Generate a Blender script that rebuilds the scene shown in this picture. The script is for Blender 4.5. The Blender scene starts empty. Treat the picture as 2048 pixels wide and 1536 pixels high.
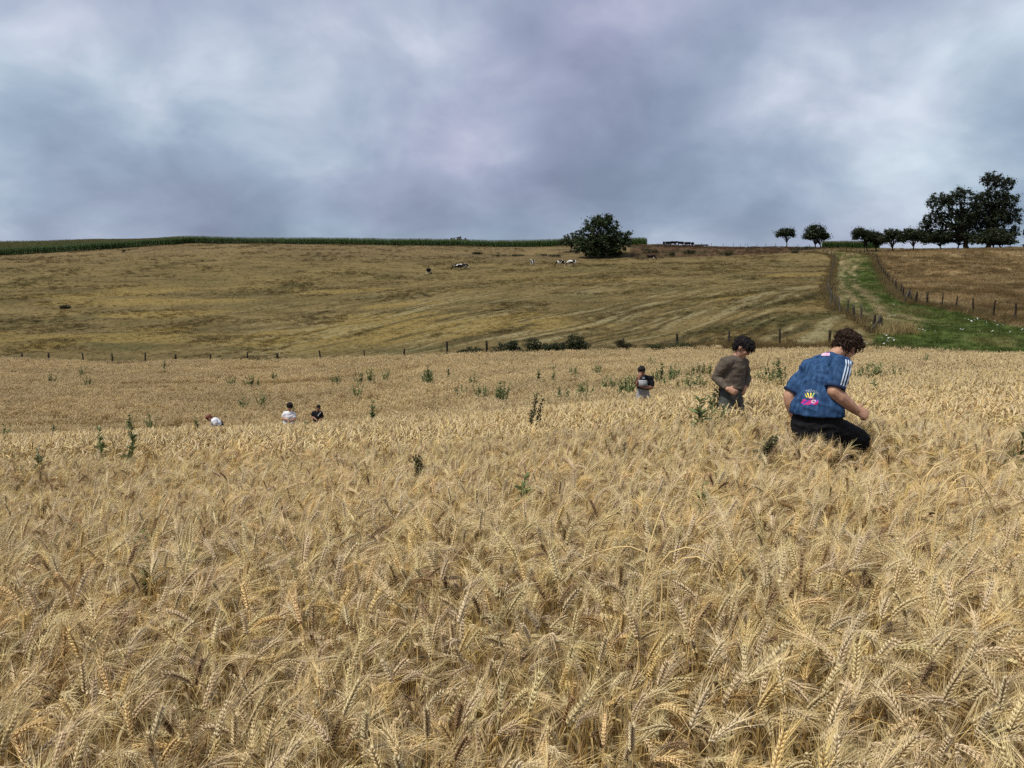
import bpy, math, random
import numpy as np
from mathutils import Vector, Matrix, noise as mnoise
from mathutils.bvhtree import BVHTree

# ------------------------------------------------------------------ camera, sky, sun, exposure
scene = bpy.context.scene
COL = scene.collection
F = 1490.0                      # focal length in pixels of the 2048 px wide photograph
PITCH = math.radians(8.0)
CZ = 1.6
CP, SP = math.cos(PITCH), math.sin(PITCH)

cam_d = bpy.data.cameras.new('camera')
cam_d.sensor_width = 36.0
cam_d.lens = F / 2048 * 36.0
cam_d.clip_start = 0.05
cam_d.clip_end = 3000
cam = bpy.data.objects.new('camera', cam_d)
cam.location = (0, 0, CZ)
cam.rotation_euler = (math.radians(90) - PITCH, 0, 0)
COL.objects.link(cam)
scene.camera = cam

SKY_AT = (-4.0, 3.0, 0.4)
SUN_EL, SUN_AZ = math.radians(60), math.radians(-125)   # azimuth from +Y towards +X
world = bpy.data.worlds.new('World')
scene.world = world
world.use_nodes = True
nt = world.node_tree
nt.nodes.clear()
def nd(tree, t, **kw):
    n = tree.nodes.new(t)
    for k, v in kw.items():
        setattr(n, k, v)
    return n
def build_world():
    L = nt.links.new
    out = nd(nt, 'ShaderNodeOutputWorld')
    bg = nd(nt, 'ShaderNodeBackground')
    bg.inputs['Strength'].default_value = 0.40
    tc = nd(nt, 'ShaderNodeTexCoord')
    sep = nd(nt, 'ShaderNodeSeparateXYZ')
    L(tc.outputs['Generated'], sep.inputs[0])
    # cloud base seen on a shallow dome: flattened towards the horizon
    ad = nd(nt, 'ShaderNodeMath', operation='ADD'); ad.inputs[1].default_value = 0.55; L(sep.outputs['Z'], ad.inputs[0])
    ab = nd(nt, 'ShaderNodeMath', operation='MAXIMUM'); ab.inputs[1].default_value = 0.3; L(ad.outputs[0], ab.inputs[0])
    dx = nd(nt, 'ShaderNodeMath', operation='DIVIDE'); L(sep.outputs['X'], dx.inputs[0]); L(ab.outputs[0], dx.inputs[1])
    dy = nd(nt, 'ShaderNodeMath', operation='DIVIDE'); L(sep.outputs['Y'], dy.inputs[0]); L(ab.outputs[0], dy.inputs[1])
    cb = nd(nt, 'ShaderNodeCombineXYZ'); L(dx.outputs[0], cb.inputs['X']); L(dy.outputs[0], cb.inputs['Y'])
    mp = nd(nt, 'ShaderNodeMapping'); L(cb.outputs[0], mp.inputs['Vector'])
    mp.inputs['Location'].default_value = SKY_AT
    mp.inputs['Rotation'].default_value = (0, 0, math.radians(18))
    mp.inputs['Scale'].default_value = (1.0, 1.0, 1)
    n1 = nd(nt, 'ShaderNodeTexNoise'); n1.inputs['Scale'].default_value = 1.55; n1.inputs['Detail'].default_value = 8
    n1.inputs['Roughness'].default_value = 0.52; n1.inputs['Distortion'].default_value = 0.15
    L(mp.outputs[0], n1.inputs['Vector'])
    n2 = nd(nt, 'ShaderNodeTexNoise'); n2.inputs['Scale'].default_value = 4.6; n2.inputs['Detail'].default_value = 8
    n2.inputs['Roughness'].default_value = 0.5; n2.inputs['Distortion'].default_value = 0.3
    L(mp.outputs[0], n2.inputs['Vector'])
    mx = nd(nt, 'ShaderNodeMix', data_type='FLOAT'); mx.inputs['Factor'].default_value = 0.36
    L(n1.outputs['Fac'], mx.inputs['A']); L(n2.outputs['Fac'], mx.inputs['B'])
    cr = nd(nt, 'ShaderNodeValToRGB')
    e = cr.color_ramp.elements
    e[0].position = 0.36; e[0].color = (.195, .235, .335, 1)
    e[1].position = 0.66; e[1].color = (.66, .69, .79, 1)
    for p, c in ((.44, (.255, .302, .415, 1)), (.51, (.330, .383, .505, 1)), (.575, (.445, .495, .61, 1))):
        k = e.new(p); k.color = c
    L(mx.outputs[0], cr.inputs[0])
    # slow violet / blue-green drift between cloud masses
    n3 = nd(nt, 'ShaderNodeTexNoise'); n3.inputs['Scale'].default_value = 1.3; n3.inputs['Detail'].default_value = 3
    L(cb.outputs[0], n3.inputs['Vector'])
    tint = nd(nt, 'ShaderNodeValToRGB')
    tint.color_ramp.elements[0].position = .38; tint.color_ramp.elements[0].color = (.93, 1.02, 1.0, 1)
    tint.color_ramp.elements[1].position = .62; tint.color_ramp.elements[1].color = (1.07, .98, 1.03, 1)
    L(n3.outputs['Fac'], tint.inputs[0])
    mul = nd(nt, 'ShaderNodeMix', data_type='RGBA', blend_type='MULTIPLY'); mul.inputs['Factor'].default_value = 1
    L(cr.outputs[0], mul.inputs['A']); L(tint.outputs[0], mul.inputs['B'])
    sky = nd(nt, 'ShaderNodeTexSky', sky_type='NISHITA')
    sky.sun_disc = False; sky.sun_elevation = SUN_EL; sky.sun_rotation = SUN_AZ
    sc = nd(nt, 'ShaderNodeVectorMath', operation='SCALE'); sc.inputs['Scale'].default_value = 0.10
    L(sky.outputs[0], sc.inputs[0])
    m2 = nd(nt, 'ShaderNodeMix', data_type='RGBA'); m2.inputs['Factor'].default_value = 0.94
    L(sc.outputs[0], m2.inputs['A']); L(mul.outputs['Result'], m2.inputs['B'])
    L(m2.outputs['Result'], bg.inputs['Color'])
    L(bg.outputs[0], out.inputs['Surface'])
build_world()

sun_d = bpy.data.lights.new('sun', 'SUN')
sun_d.energy = 1.5
sun_d.angle = math.radians(11)
sun_d.color = (1.0, .95, .86)
sun = bpy.data.objects.new('sun', sun_d)
sv = Vector((math.sin(SUN_AZ) * math.cos(SUN_EL), math.cos(SUN_AZ) * math.cos(SUN_EL), math.sin(SUN_EL)))
sun.rotation_euler = sv.to_track_quat('Z', 'Y').to_euler()
sun.location = (0, 0, 60)
COL.objects.link(sun)

scene.view_settings.view_transform = 'Standard'
scene.view_settings.look = 'None'
scene.view_settings.exposure = 1.45
scene.view_settings.gamma = 1
scene.render.engine = 'CYCLES'
scene.cycles.use_denoising = False
scene.cycles.max_bounces = 6
scene.cycles.diffuse_bounces = 4
scene.cycles.transmission_bounces = 4
scene.cycles.transparent_max_bounces = 6
scene.cycles.caustics_reflective = False
scene.cycles.caustics_refractive = False
scene.render.filter_size = 1.0

RNG = np.random.default_rng(7)
random.seed(7)

# ------------------------------------------------------------------ helpers
def link(o, parent=None):
    COL.objects.link(o)
    if parent is not None:
        o.parent = parent
    return o
def tag(o, label=None, cat=None, group=None, kind=None):
    for k, v in (('label', label), ('category', cat), ('group', group), ('kind', kind)):
        if v is not None:
            o[k] = v
    return o
def empty(name, loc, label, cat, group=None, rz=0.0):
    o = bpy.data.objects.new(name, None)
    o.location = loc
    o.rotation_euler = (0, 0, rz)
    o.empty_display_size = 0.1
    link(o)
    return tag(o, label, cat, group)
def fastmesh(name, V, T, mat=None, smooth=True, col=None):
    V = np.asarray(V, np.float32); T = np.asarray(T, np.int32)
    me = bpy.data.meshes.new(name)
    k = T.shape[1]
    me.vertices.add(len(V)); me.vertices.foreach_set('co', V.ravel())
    me.loops.add(T.size); me.loops.foreach_set('vertex_index', T.ravel())
    me.polygons.add(len(T)); me.polygons.foreach_set('loop_start', np.arange(0, T.size, k, dtype=np.int32))
    if smooth:
        me.polygons.foreach_set('use_smooth', np.ones(len(T), bool))
    me.update(calc_edges=True)
    if col is not None:
        a = me.color_attributes.new('pc', 'FLOAT_COLOR', 'POINT')
        c = np.ones((len(V), 4), np.float32); c[:, :3] = col
        a.data.foreach_set('color', c.ravel())
    if mat is not None:
        me.materials.append(mat)
    return me
def obj(name, me, parent=None, loc=None):
    o = bpy.data.objects.new(name, me)
    if loc is not None:
        o.location = loc
    return link(o, parent)
class MB:
    """collects triangles (and a colour per vertex)"""
    def __init__(s): s.v = []; s.t = []; s.c = []; s.n = 0
    def add(s, V, T, c=(1, 1, 1)):
        V = np.asarray(V, float)
        s.v.append(V); s.t.append(np.asarray(T, int) + s.n)
        c = np.asarray(c, float)
        s.c.append(np.broadcast_to(c, (len(V), 3)) if c.ndim == 1 else c)
        s.n += len(V)
        return s
    def merge(s, o, M=None, off=(0, 0, 0)):
        V, T, C = o.arrays()
        if M is not None: V = V @ M.T
        return s.add(V + np.asarray(off), T, C)
    def arrays(s):
        return np.concatenate(s.v), np.concatenate(s.t), np.concatenate(s.c)
    def mesh(s, name, mat=None, smooth=True):
        V, T, C = s.arrays()
        return fastmesh(name, V, T, mat, smooth, C)
def unit(v):
    v = np.asarray(v, float)
    return v / max(np.linalg.norm(v), 1e-9)
def frames(path, side=None):
    path = np.asarray(path, float)
    n = len(path)
    t = np.gradient(path, axis=0)
    t /= np.maximum(np.linalg.norm(t, axis=1, keepdims=True), 1e-9)
    a = np.zeros_like(path)
    if side is None:
        side = (1, 0, 0) if abs(t[0][0]) < .8 else (0, 1, 0)
    ref = np.asarray(side, float)
    for i in range(n):
        r = ref - t[i] * np.dot(ref, t[i])
        a[i] = unit(r)
        if len(np.shape(side)) == 1 and i >= 0:
            ref = a[i] * .5 + np.asarray(side, float) * .5 if side is not None else a[i]
    return t, a, np.cross(t, a)
def tube(path, ra, rb=None, sides=6, side=None, round_ends=False):
    """closed elliptical tube along a path (tris)"""
    path = np.asarray(path, float)
    ra = np.broadcast_to(np.asarray(ra, float), (len(path),)).copy()
    rb = ra.copy() if rb is None else np.broadcast_to(np.asarray(rb, float), (len(path),)).copy()
    t, a, b = frames(path, side)
    if round_ends:
        m0, m1 = min(ra[0], rb[0]), min(ra[-1], rb[-1])
        P, A, B, RA, RB = [], [], [], [], []
        for o, s in ((.92, .38), (.6, .8)):
            P.append(path[0] - t[0] * m0 * o); A.append(a[0]); B.append(b[0]); RA.append(ra[0] * s); RB.append(rb[0] * s)
        for i in range(len(path)):
            P.append(path[i]); A.append(a[i]); B.append(b[i]); RA.append(ra[i]); RB.append(rb[i])
        for o, s in ((.6, .8), (.92, .38)):
            P.append(path[-1] + t[-1] * m1 * o); A.append(a[-1]); B.append(b[-1]); RA.append(ra[-1] * s); RB.append(rb[-1] * s)
        path, a, b, ra, rb = np.array(P), np.array(A), np.array(B), np.array(RA), np.array(RB)
    n = len(path)
    an = np.arange(sides) * 2 * math.pi / sides
    V = path[:, None, :] + a[:, None, :] * (np.cos(an)[None, :, None] * ra[:, None, None]) + b[:, None, :] * (np.sin(an)[None, :, None] * rb[:, None, None])
    V = V.reshape(-1, 3)
    T = []
    for i in range(n - 1):
        for j in range(sides):
            p, q = i * sides + j, i * sides + (j + 1) % sides
            T += [(p, q, q + sides), (p, q + sides, p + sides)]
    V = np.vstack([V, path[0], path[-1]])
    c0, c1 = n * sides, n * sides + 1
    for j in range(sides):
        T.append((c0, (j + 1) % sides, j))
        T.append((c1, (n - 1) * sides + j, (n - 1) * sides + (j + 1) % sides))
    return V, np.array(T)
def ellipsoid(c, rx, ry, rz, X=(1, 0, 0), Y=(0, 1, 0), Z=(0, 0, 1), nu=14, nv=9):
    c, X, Y, Z = (np.asarray(k, float) for k in (c, X, Y, Z))
    V = [c - Z * rz]
    for i in range(1, nv):
        ph = -math.pi / 2 + math.pi * i / nv
        for j in range(nu):
            th = 2 * math.pi * j / nu
            V.append(c + X * rx * math.cos(ph) * math.cos(th) + Y * ry * math.cos(ph) * math.sin(th) + Z * rz * math.sin(ph))
    V.append(c + Z * rz)
    T = []
    for j in range(nu):
        T.append((0, 1 + (j + 1) % nu, 1 + j))
        T.append((len(V) - 1, 1 + (nv - 2) * nu + j, 1 + (nv - 2) * nu + (j + 1) % nu))
    for i in range(nv - 2):
        for j in range(nu):
            p, q = 1 + i * nu + j, 1 + i * nu + (j + 1) % nu
            T += [(p, q, q + nu), (p, q + nu, p + nu)]
    return np.array(V), np.array(T)
def box(c, sx, sy, sz, X=(1, 0, 0), Y=(0, 1, 0), Z=(0, 0, 1)):
    c, X, Y, Z = (np.asarray(k, float) for k in (c, X, Y, Z))
    V = np.array([c + X * sx * i + Y * sy * j + Z * sz * k for i in (-.5, .5) for j in (-.5, .5) for k in (-.5, .5)])
    T = [(0, 1, 3), (0, 3, 2), (4, 6, 7), (4, 7, 5), (0, 4, 5), (0, 5, 1), (2, 3, 7), (2, 7, 6), (0, 2, 6), (0, 6, 4), (1, 5, 7), (1, 7, 3)]
    return V, np.array(T)
def remesh(name, pieces, voxel, smooth=6, fn=None):
    """union of closed overlapping pieces -> one continuous skin"""
    m = MB()
    for V, T in pieces: m.add(V, T)
    V, T, _ = m.arrays()
    o = bpy.data.objects.new('tmp', fastmesh('tmp', V, T))
    COL.objects.link(o)
    r = o.modifiers.new('r', 'REMESH'); r.mode = 'VOXEL'; r.voxel_size = voxel; r.use_smooth_shade = True
    s = o.modifiers.new('s', 'SMOOTH'); s.factor = .5; s.iterations = smooth
    dg = bpy.context.evaluated_depsgraph_get()
    me = bpy.data.meshes.new_from_object(o.evaluated_get(dg))
    me.name = name
    bpy.data.objects.remove(o)
    if fn is not None:
        n = len(me.vertices)
        co = np.empty(n * 3, np.float32); me.vertices.foreach_get('co', co)
        no = np.empty(n * 3, np.float32); me.vertices.foreach_get('normal', no)
        co = co.reshape(-1, 3); no = no.reshape(-1, 3)
        co = fn(co, no)
        me.vertices.foreach_set('co', np.asarray(co, np.float32).ravel())
    me.polygons.foreach_set('use_smooth', np.ones(len(me.polygons), bool))
    me.update()
    return me

# ---- numpy value noise
def _hash(ix, iy, seed):
    h = (ix.astype(np.int64) * 374761393 + iy.astype(np.int64) * 668265263 + seed * 974634777) & 0x7fffffff
    h = ((h ^ (h >> 13)) * 1274126177) & 0x7fffffff
    h = h ^ (h >> 16)
    return (h & 0xffff) / 65535.0
def vnoise(x, y, seed=0):
    ix, iy = np.floor(x), np.floor(y)
    fx, fy = x - ix, y - iy
    fx = fx * fx * (3 - 2 * fx); fy = fy * fy * (3 - 2 * fy)
    a = _hash(ix, iy, seed); b = _hash(ix + 1, iy, seed); c = _hash(ix, iy + 1, seed); d = _hash(ix + 1, iy + 1, seed)
    return (a * (1 - fx) + b * fx) * (1 - fy) + (c * (1 - fx) + d * fx) * fy
def fbm(x, y, seed=0, oct=4, rough=.5):
    s = 0; w = 1; tot = 0
    for k in range(oct):
        s = s + w * vnoise(x * 2 ** k, y * 2 ** k, seed + k * 17); tot += w; w *= rough
    return s / tot
def sstep(a, b, x):
    t = np.clip((x - a) / (b - a), 0, 1)
    return t * t * (3 - 2 * t)

# ------------------------------------------------------------------ the lie of the land
# per bearing (tan of azimuth): forward distance in metres -> ground height relative to the camera
LAND = {
    -1.15: [(-12, -1.2), (0, -1.95), (6, -2.6), (16, -4.4), (26, -6.3), (36, -7.4), (78, -8.6), (100, -7.4), (150, -3.6), (200, 2.2), (235, 6.4), (300, 12.2), (360, 16.3)],
    -.687: [(-12, -1.0), (0, -1.8), (6, -2.42), (11, -3.16), (16, -4.22), (26, -6.2), (36, -7.3), (75, -8.4), (100, -6.9), (150, -2.6), (200, 3.4), (235, 7.5), (300, 13.0), (360, 17.0)],
    -.352: [(-12, -.9), (0, -1.7), (6, -2.33), (12, -3.2), (17.5, -4.36), (26, -6.08), (35, -7.0), (70, -8.0), (100, -6.4), (150, -1.9), (200, 5.0), (235, 10.0), (255, 11.9), (300, 13.3), (360, 15.0)],
    0.0: [(-12, -.8), (0, -1.6), (6, -2.22), (12, -2.92), (17, -3.75), (24, -4.7), (30, -5.2), (58, -6.2), (75, -5.8), (100, -4.2), (150, 0.0), (200, 4.9), (225, 6.9), (232, 8.6), (255, 10.7), (300, 12.3), (360, 13.6)],
    .1765: [(-12, -.75), (0, -1.52), (6, -2.13), (9, -2.36), (13, -2.86), (17, -3.5), (30, -4.7), (55, -5.7), (75, -4.9), (100, -3.4), (150, .6), (200, 5.1), (206, 5.7), (226, 9.7), (240, 10.7), (300, 12.2), (360, 12.5)],
    .413: [(-12, -.7), (0, -1.45), (6.2, -2.08), (9, -2.27), (17, -3.1), (30, -4.0), (47, -4.9), (56, -4.1), (64, -3.3), (80, -2.1), (110, -.9), (150, 1.7), (190, 5.5), (220, 8.6), (240, 9.7), (300, 10.8), (360, 11)],
    .687: [(-12, -.6), (0, -1.35), (6, -2.0), (17, -2.8), (30, -3.75), (40, -4.7), (50, -4.0), (61, -3.3), (80, -2.2), (120, .3), (160, 4.2), (185, 7.25), (200, 8.0), (260, 9.2), (360, 8)],
    1.15: [(-12, -.5), (0, -1.2), (6, -1.85), (17, -2.6), (30, -3.6), (38, -4.4), (50, -4.0), (61, -3.2), (80, -2.0), (120, .4), (160, 4.2), (185, 7.0), (200, 7.7), (260, 8.6), (360, 7)],
}
DT = np.concatenate([np.arange(-12, 80, .25), np.arange(80, 400, 1.0), np.arange(400, 1640, 20.0)])
UT = np.linspace(-1.3, 1.3, 521)
def pchip(xk, yk, x):
    xk, yk = np.asarray(xk, float), np.asarray(yk, float)
    h = np.diff(xk); d = np.diff(yk) / h
    m = np.zeros_like(yk)
    m[0], m[-1] = d[0], d[-1]
    for i in range(1, len(xk) - 1):
        if d[i - 1] * d[i] > 0:
            w1, w2 = 2 * h[i] + h[i - 1], h[i] + 2 * h[i - 1]
            m[i] = (w1 + w2) / (w1 / d[i - 1] + w2 / d[i])
    i = np.clip(np.searchsorted(xk, x) - 1, 0, len(xk) - 2)
    t = (x - xk[i]) / h[i]
    t2, t3 = t * t, t * t * t
    return (2 * t3 - 3 * t2 + 1) * yk[i] + (t3 - 2 * t2 + t) * h[i] * m[i] + (-2 * t3 + 3 * t2) * yk[i + 1] + (t3 - t2) * h[i] * m[i + 1]
def make_table():
    us = sorted(LAND)
    rows = []
    for u in us:
        k = LAND[u] + [(480, LAND[u][-1][1] - 4), (1700, LAND[u][-1][1] - 95)]
        rows.append(pchip([a for a, _ in k], [b for _, b in k], DT))
    rows = np.array(rows)
    Z = np.empty((len(UT), len(DT)))
    for j in range(len(DT)):
        Z[:, j] = pchip(us, rows[:, j], np.clip(UT, us[0], us[-1]))
    ker = np.exp(-np.linspace(-2, 2, 31) ** 2); ker /= ker.sum()
    Zp = np.pad(Z, ((15, 15), (0, 0)), 'edge')
    return sum(ker[k] * Zp[k:k + len(UT)] for k in range(31))
ZT = make_table()
def height(x, y):
    x, y = np.broadcast_arrays(np.asarray(x, float), np.asarray(y, float))
    u = np.clip(x / np.maximum(y, 5.0), -1.299, 1.299)
    fu = (u + 1.3) / (2.6 / 520)
    iu = np.clip(fu.astype(int), 0, 519); fu = fu - iu
    yy = np.clip(y, -11.9, 1600)
    i = np.clip(np.searchsorted(DT, yy) - 1, 0, len(DT) - 2)
    fd = (yy - DT[i]) / (DT[i + 1] - DT[i])
    z = (ZT[iu, i] * (1 - fu) + ZT[iu + 1, i] * fu) * (1 - fd) + (ZT[iu, i + 1] * (1 - fu) + ZT[iu + 1, i + 1] * fu) * fd
    far = sstep(62, 100, y) * (1 - sstep(300, 380, y))
    z = z + far * ((fbm(x / 22, y / 22, 3, 3) - .5) * 1.0 + (fbm(x / 5, y / 5, 5, 2) - .5) * .18)
    return CZ + z
def ray(px, py):
    X, Yc = (px - 1024) / F, (768 - py) / F
    fy = CP + SP * Yc
    return X / fy, (CP * Yc - SP) / fy
def P(px, py, Y):
    a, b = ray(px, py)
    return np.array([a * Y, Y, CZ + b * Y])
YS = np.concatenate([np.arange(1, 90, .1), np.arange(90, 420, .4)])
def hit(px, py, off=0.0):
    """first point of the ground (raised by off) on the line of sight through a pixel"""
    a, b = ray(px, py)
    g = height(a * YS, YS) + off - (CZ + b * YS)
    k = np.nonzero(g >= 0)[0]
    Y = YS[k[0]] if len(k) else 260.0
    return np.array([a * Y, Y, float(height(a * Y, Y))])
def on_ground(px, Y):
    x = (px - 1024) / F * Y / (CP + SP * .1)
    return np.array([x, Y, float(height(x, Y))])
def project(V):
    V = np.asarray(V, float)
    dz = V[..., 2] - CZ
    f = V[..., 1] * CP - dz * SP
    up = V[..., 1] * SP + dz * CP
    return 1024 + F * V[..., 0] / f, 768 - F * up / f, f
def wheat_edge(u):
    return np.interp(u, [-1.2, -.687, -.285, 0, .1765, .3, .413, .52, .687, 1.2], [76, 73, 67, 57, 53.5, 50, 46, 43.5, 39, 36])
def inpoly(x, y, poly):
    x, y = np.asarray(x, float), np.asarray(y, float)
    r = np.zeros(np.broadcast(x, y).shape, bool)
    n = len(poly)
    for i in range(n):
        x0, y0 = poly[i][:2]; x1, y1 = poly[(i + 1) % n][:2]
        if y0 == y1: continue
        c = ((y0 > y) != (y1 > y)) & (x < (x1 - x0) * (y - y0) / (y1 - y0) + x0)
        r ^= c
    return r
TRACK_PX = [(1757, 664), (1740, 648), (1700, 634), (1676, 610), (1664, 588), (1668, 556), (1674, 532), (1671, 517), (1662, 508),
            (1690, 501.5), (1722, 504), (1748, 512), (1753, 530), (1768, 556), (1793, 582), (1818, 601), (1852, 613), (1922, 627), (1992, 646), (2048, 656)]
TRACK = [hit(*p) for p in TRACK_PX]
_s = [(1.1 * 50, 50), (1.1 * 38, 38)]
TRACK = [(t[0], t[1]) for t in TRACK] + _s + [(u * float(wheat_edge(u)), float(wheat_edge(u)) - .5) for u in (.9, .687, .6, .52, .47)]
BANK = [hit(*p)[:2] for p in [(1262, 519), (1330, 516), (1420, 512.5), (1520, 510), (1590, 504), (1640, 498.5)]] + [(.43 * 236, 236), (.3 * 236, 236), (.22 * 238, 238), (.155 * 236, 236)]
HAYL = [hit(*p)[:2] for p in [(1748, 512), (1753, 530), (1768, 556), (1793, 582), (1818, 601), (1852, 613), (1922, 627), (1992, 646), (2048, 656)]]
HAY = HAYL + [(1.3 * 55, 55), (1.3 * 205, 205), (.69 * 198, 198), (.56 * 208, 208), (.50 * 212, 212)]

# ------------------------------------------------------------------ materials
def newmat(name):
    m = bpy.data.materials.new(name); m.use_nodes = True
    t = m.node_tree; t.nodes.clear()
    return m, t, t.links.new
def plant_mat(name, tint='INSTANCER', translucent=.25, rough=.6, spec=.25, gain=1.0):
    """vertex colour x per-plant tint, partly translucent"""
    m, t, L = newmat(name)
    out = nd(t, 'ShaderNodeOutputMaterial')
    vc = nd(t, 'ShaderNodeAttribute', attribute_name='pc')
    col = vc.outputs['Color']
    if tint == 'INSTANCER':
        ti = nd(t, 'ShaderNodeAttribute', attribute_type='INSTANCER', attribute_name='col').outputs['Color']
    elif tint == 'OBJECT':
        ti = nd(t, 'ShaderNodeObjectInfo').outputs['Color']
    else:
        ti = None
    if ti is not None:
        mx = nd(t, 'ShaderNodeMix', data_type='RGBA', blend_type='MULTIPLY'); mx.inputs['Factor'].default_value = 1
        L(col, mx.inputs['A']); L(ti, mx.inputs['B']); col = mx.outputs['Result']
    pb = nd(t, 'ShaderNodeBsdfPrincipled')
    pb.inputs['Roughness'].default_value = rough
    pb.inputs['Specular IOR Level'].default_value = spec
    L(col, pb.inputs['Base Color'])
    tr = nd(t, 'ShaderNodeBsdfTranslucent'); L(col, tr.inputs['Color'])
    ms = nd(t, 'ShaderNodeMixShader'); ms.inputs[0].default_value = translucent
    L(pb.outputs[0], ms.inputs[1]); L(tr.outputs[0], ms.inputs[2]); L(ms.outputs[0], out.inputs['Surface'])
    return m
def simple_mat(name, c1, c2=None, scale=8.0, rough=.8, spec=.25, bump=0.0, bscale=60.0, detail=5, stretch=(1, 1, 1), lo=.35, hi=.65, metallic=0, coords='Object'):
    m, t, L = newmat(name)
    out = nd(t, 'ShaderNodeOutputMaterial')
    pb = nd(t, 'ShaderNodeBsdfPrincipled')
    pb.inputs['Roughness'].default_value = rough
    pb.inputs['Specular IOR Level'].default_value = spec
    pb.inputs['Metallic'].default_value = metallic
    tc = nd(t, 'ShaderNodeTexCoord')
    mp = nd(t, 'ShaderNodeMapping'); mp.inputs['Scale'].default_value = stretch
    L(tc.outputs[coords], mp.inputs['Vector'])
    if c2 is None:
        pb.inputs['Base Color'].default_value = (*c1, 1)
    else:
        n = nd(t, 'ShaderNodeTexNoise'); n.inputs['Scale'].default_value = scale; n.inputs['Detail'].default_value = detail
        L(mp.outputs[0], n.inputs['Vector'])
        cr = nd(t, 'ShaderNodeValToRGB')
        cr.color_ramp.elements[0].position = lo; cr.color_ramp.elements[0].color = (*c1, 1)
        cr.color_ramp.elements[1].position = hi; cr.color_ramp.elements[1].color = (*c2, 1)
        L(n.outputs['Fac'], cr.inputs[0]); L(cr.outputs[0], pb.inputs['Base Color'])
    if bump:
        nb = nd(t, 'ShaderNodeTexNoise'); nb.inputs['Scale'].default_value = bscale; nb.inputs['Detail'].default_value = 4
        L(mp.outputs[0], nb.inputs['Vector'])
        bp = nd(t, 'ShaderNodeBump'); bp.inputs['Strength'].default_value = bump; bp.inputs['Distance'].default_value = .01
        L(nb.outputs['Fac'], bp.inputs['Height']); L(bp.outputs[0], pb.inputs['Normal'])
    L(pb.outputs[0], out.inputs['Surface'])
    return m
def ground_mat(name, fine=6.0, amt=.35):
    """vertex colour of the field, broken up by fine noise"""
    m, t, L = newmat(name)
    out = nd(t, 'ShaderNodeOutputMaterial')
    pb = nd(t, 'ShaderNodeBsdfPrincipled'); pb.inputs['Roughness'].default_value = .95; pb.inputs['Specular IOR Level'].default_value = .1
    vc = nd(t, 'ShaderNodeAttribute', attribute_name='pc')
    tc = nd(t, 'ShaderNodeTexCoord')
    n = nd(t, 'ShaderNodeTexNoise'); n.inputs['Scale'].default_value = fine; n.inputs['Detail'].default_value = 6; n.inputs['Roughness'].default_value = .65
    L(tc.outputs['Object'], n.inputs['Vector'])
    mr = nd(t, 'ShaderNodeMapRange'); mr.inputs['From Min'].default_value = .3; mr.inputs['From Max'].default_value = .7
    mr.inputs['To Min'].default_value = 1 - amt; mr.inputs['To Max'].default_value = 1 + amt
    L(n.outputs['Fac'], mr.inputs[0])
    sc = nd(t, 'ShaderNodeVectorMath', operation='SCALE'); L(vc.outputs['Color'], sc.inputs[0]); L(mr.outputs[0], sc.inputs['Scale'])
    L(sc.outputs[0], pb.inputs['Base Color'])
    bp = nd(t, 'ShaderNodeBump'); bp.inputs['Strength'].default_value = .8; bp.inputs['Distance'].default_value = .12
    L(n.outputs['Fac'], bp.inputs['Height']); L(bp.outputs[0], pb.inputs['Normal'])
    L(pb.outputs[0], out.inputs['Surface'])
    return m
M = {}
M['wheat'] = plant_mat('ripe_wheat', 'INSTANCER', .16, .55, .35)
M['wheat_one'] = plant_mat('ripe_wheat_stalk', 'OBJECT', .16, .55, .35)
M['grass'] = plant_mat('grass_blades', 'INSTANCER', .25, .7, .15)
M['corn'] = plant_mat('maize_leaves', 'INSTANCER', .2, .5, .3)
M['leaf'] = plant_mat('tree_leaves', None, .2, .55, .3)
M['weed'] = plant_mat('weed_leaves', 'OBJECT', .25, .55, .3)
M['ground'] = ground_mat('field_ground')
M['bark'] = simple_mat('bark', (.02, .016, .012), (.045, .038, .03), 6, .9, .1, .6, 20, stretch=(1, 1, .3))
M['post'] = simple_mat('weathered_post', (.018, .014, .010), (.060, .047, .035), 9, .9, .1, .5, 40, stretch=(1, 1, .15))
M['post_grey'] = simple_mat('grey_post', (.035, .030, .024), (.10, .09, .072), 9, .9, .1, .5, 40, stretch=(1, 1, .15))
M['wire'] = simple_mat('wire', (.2, .19, .18), None, rough=.5, metallic=.8)

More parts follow.
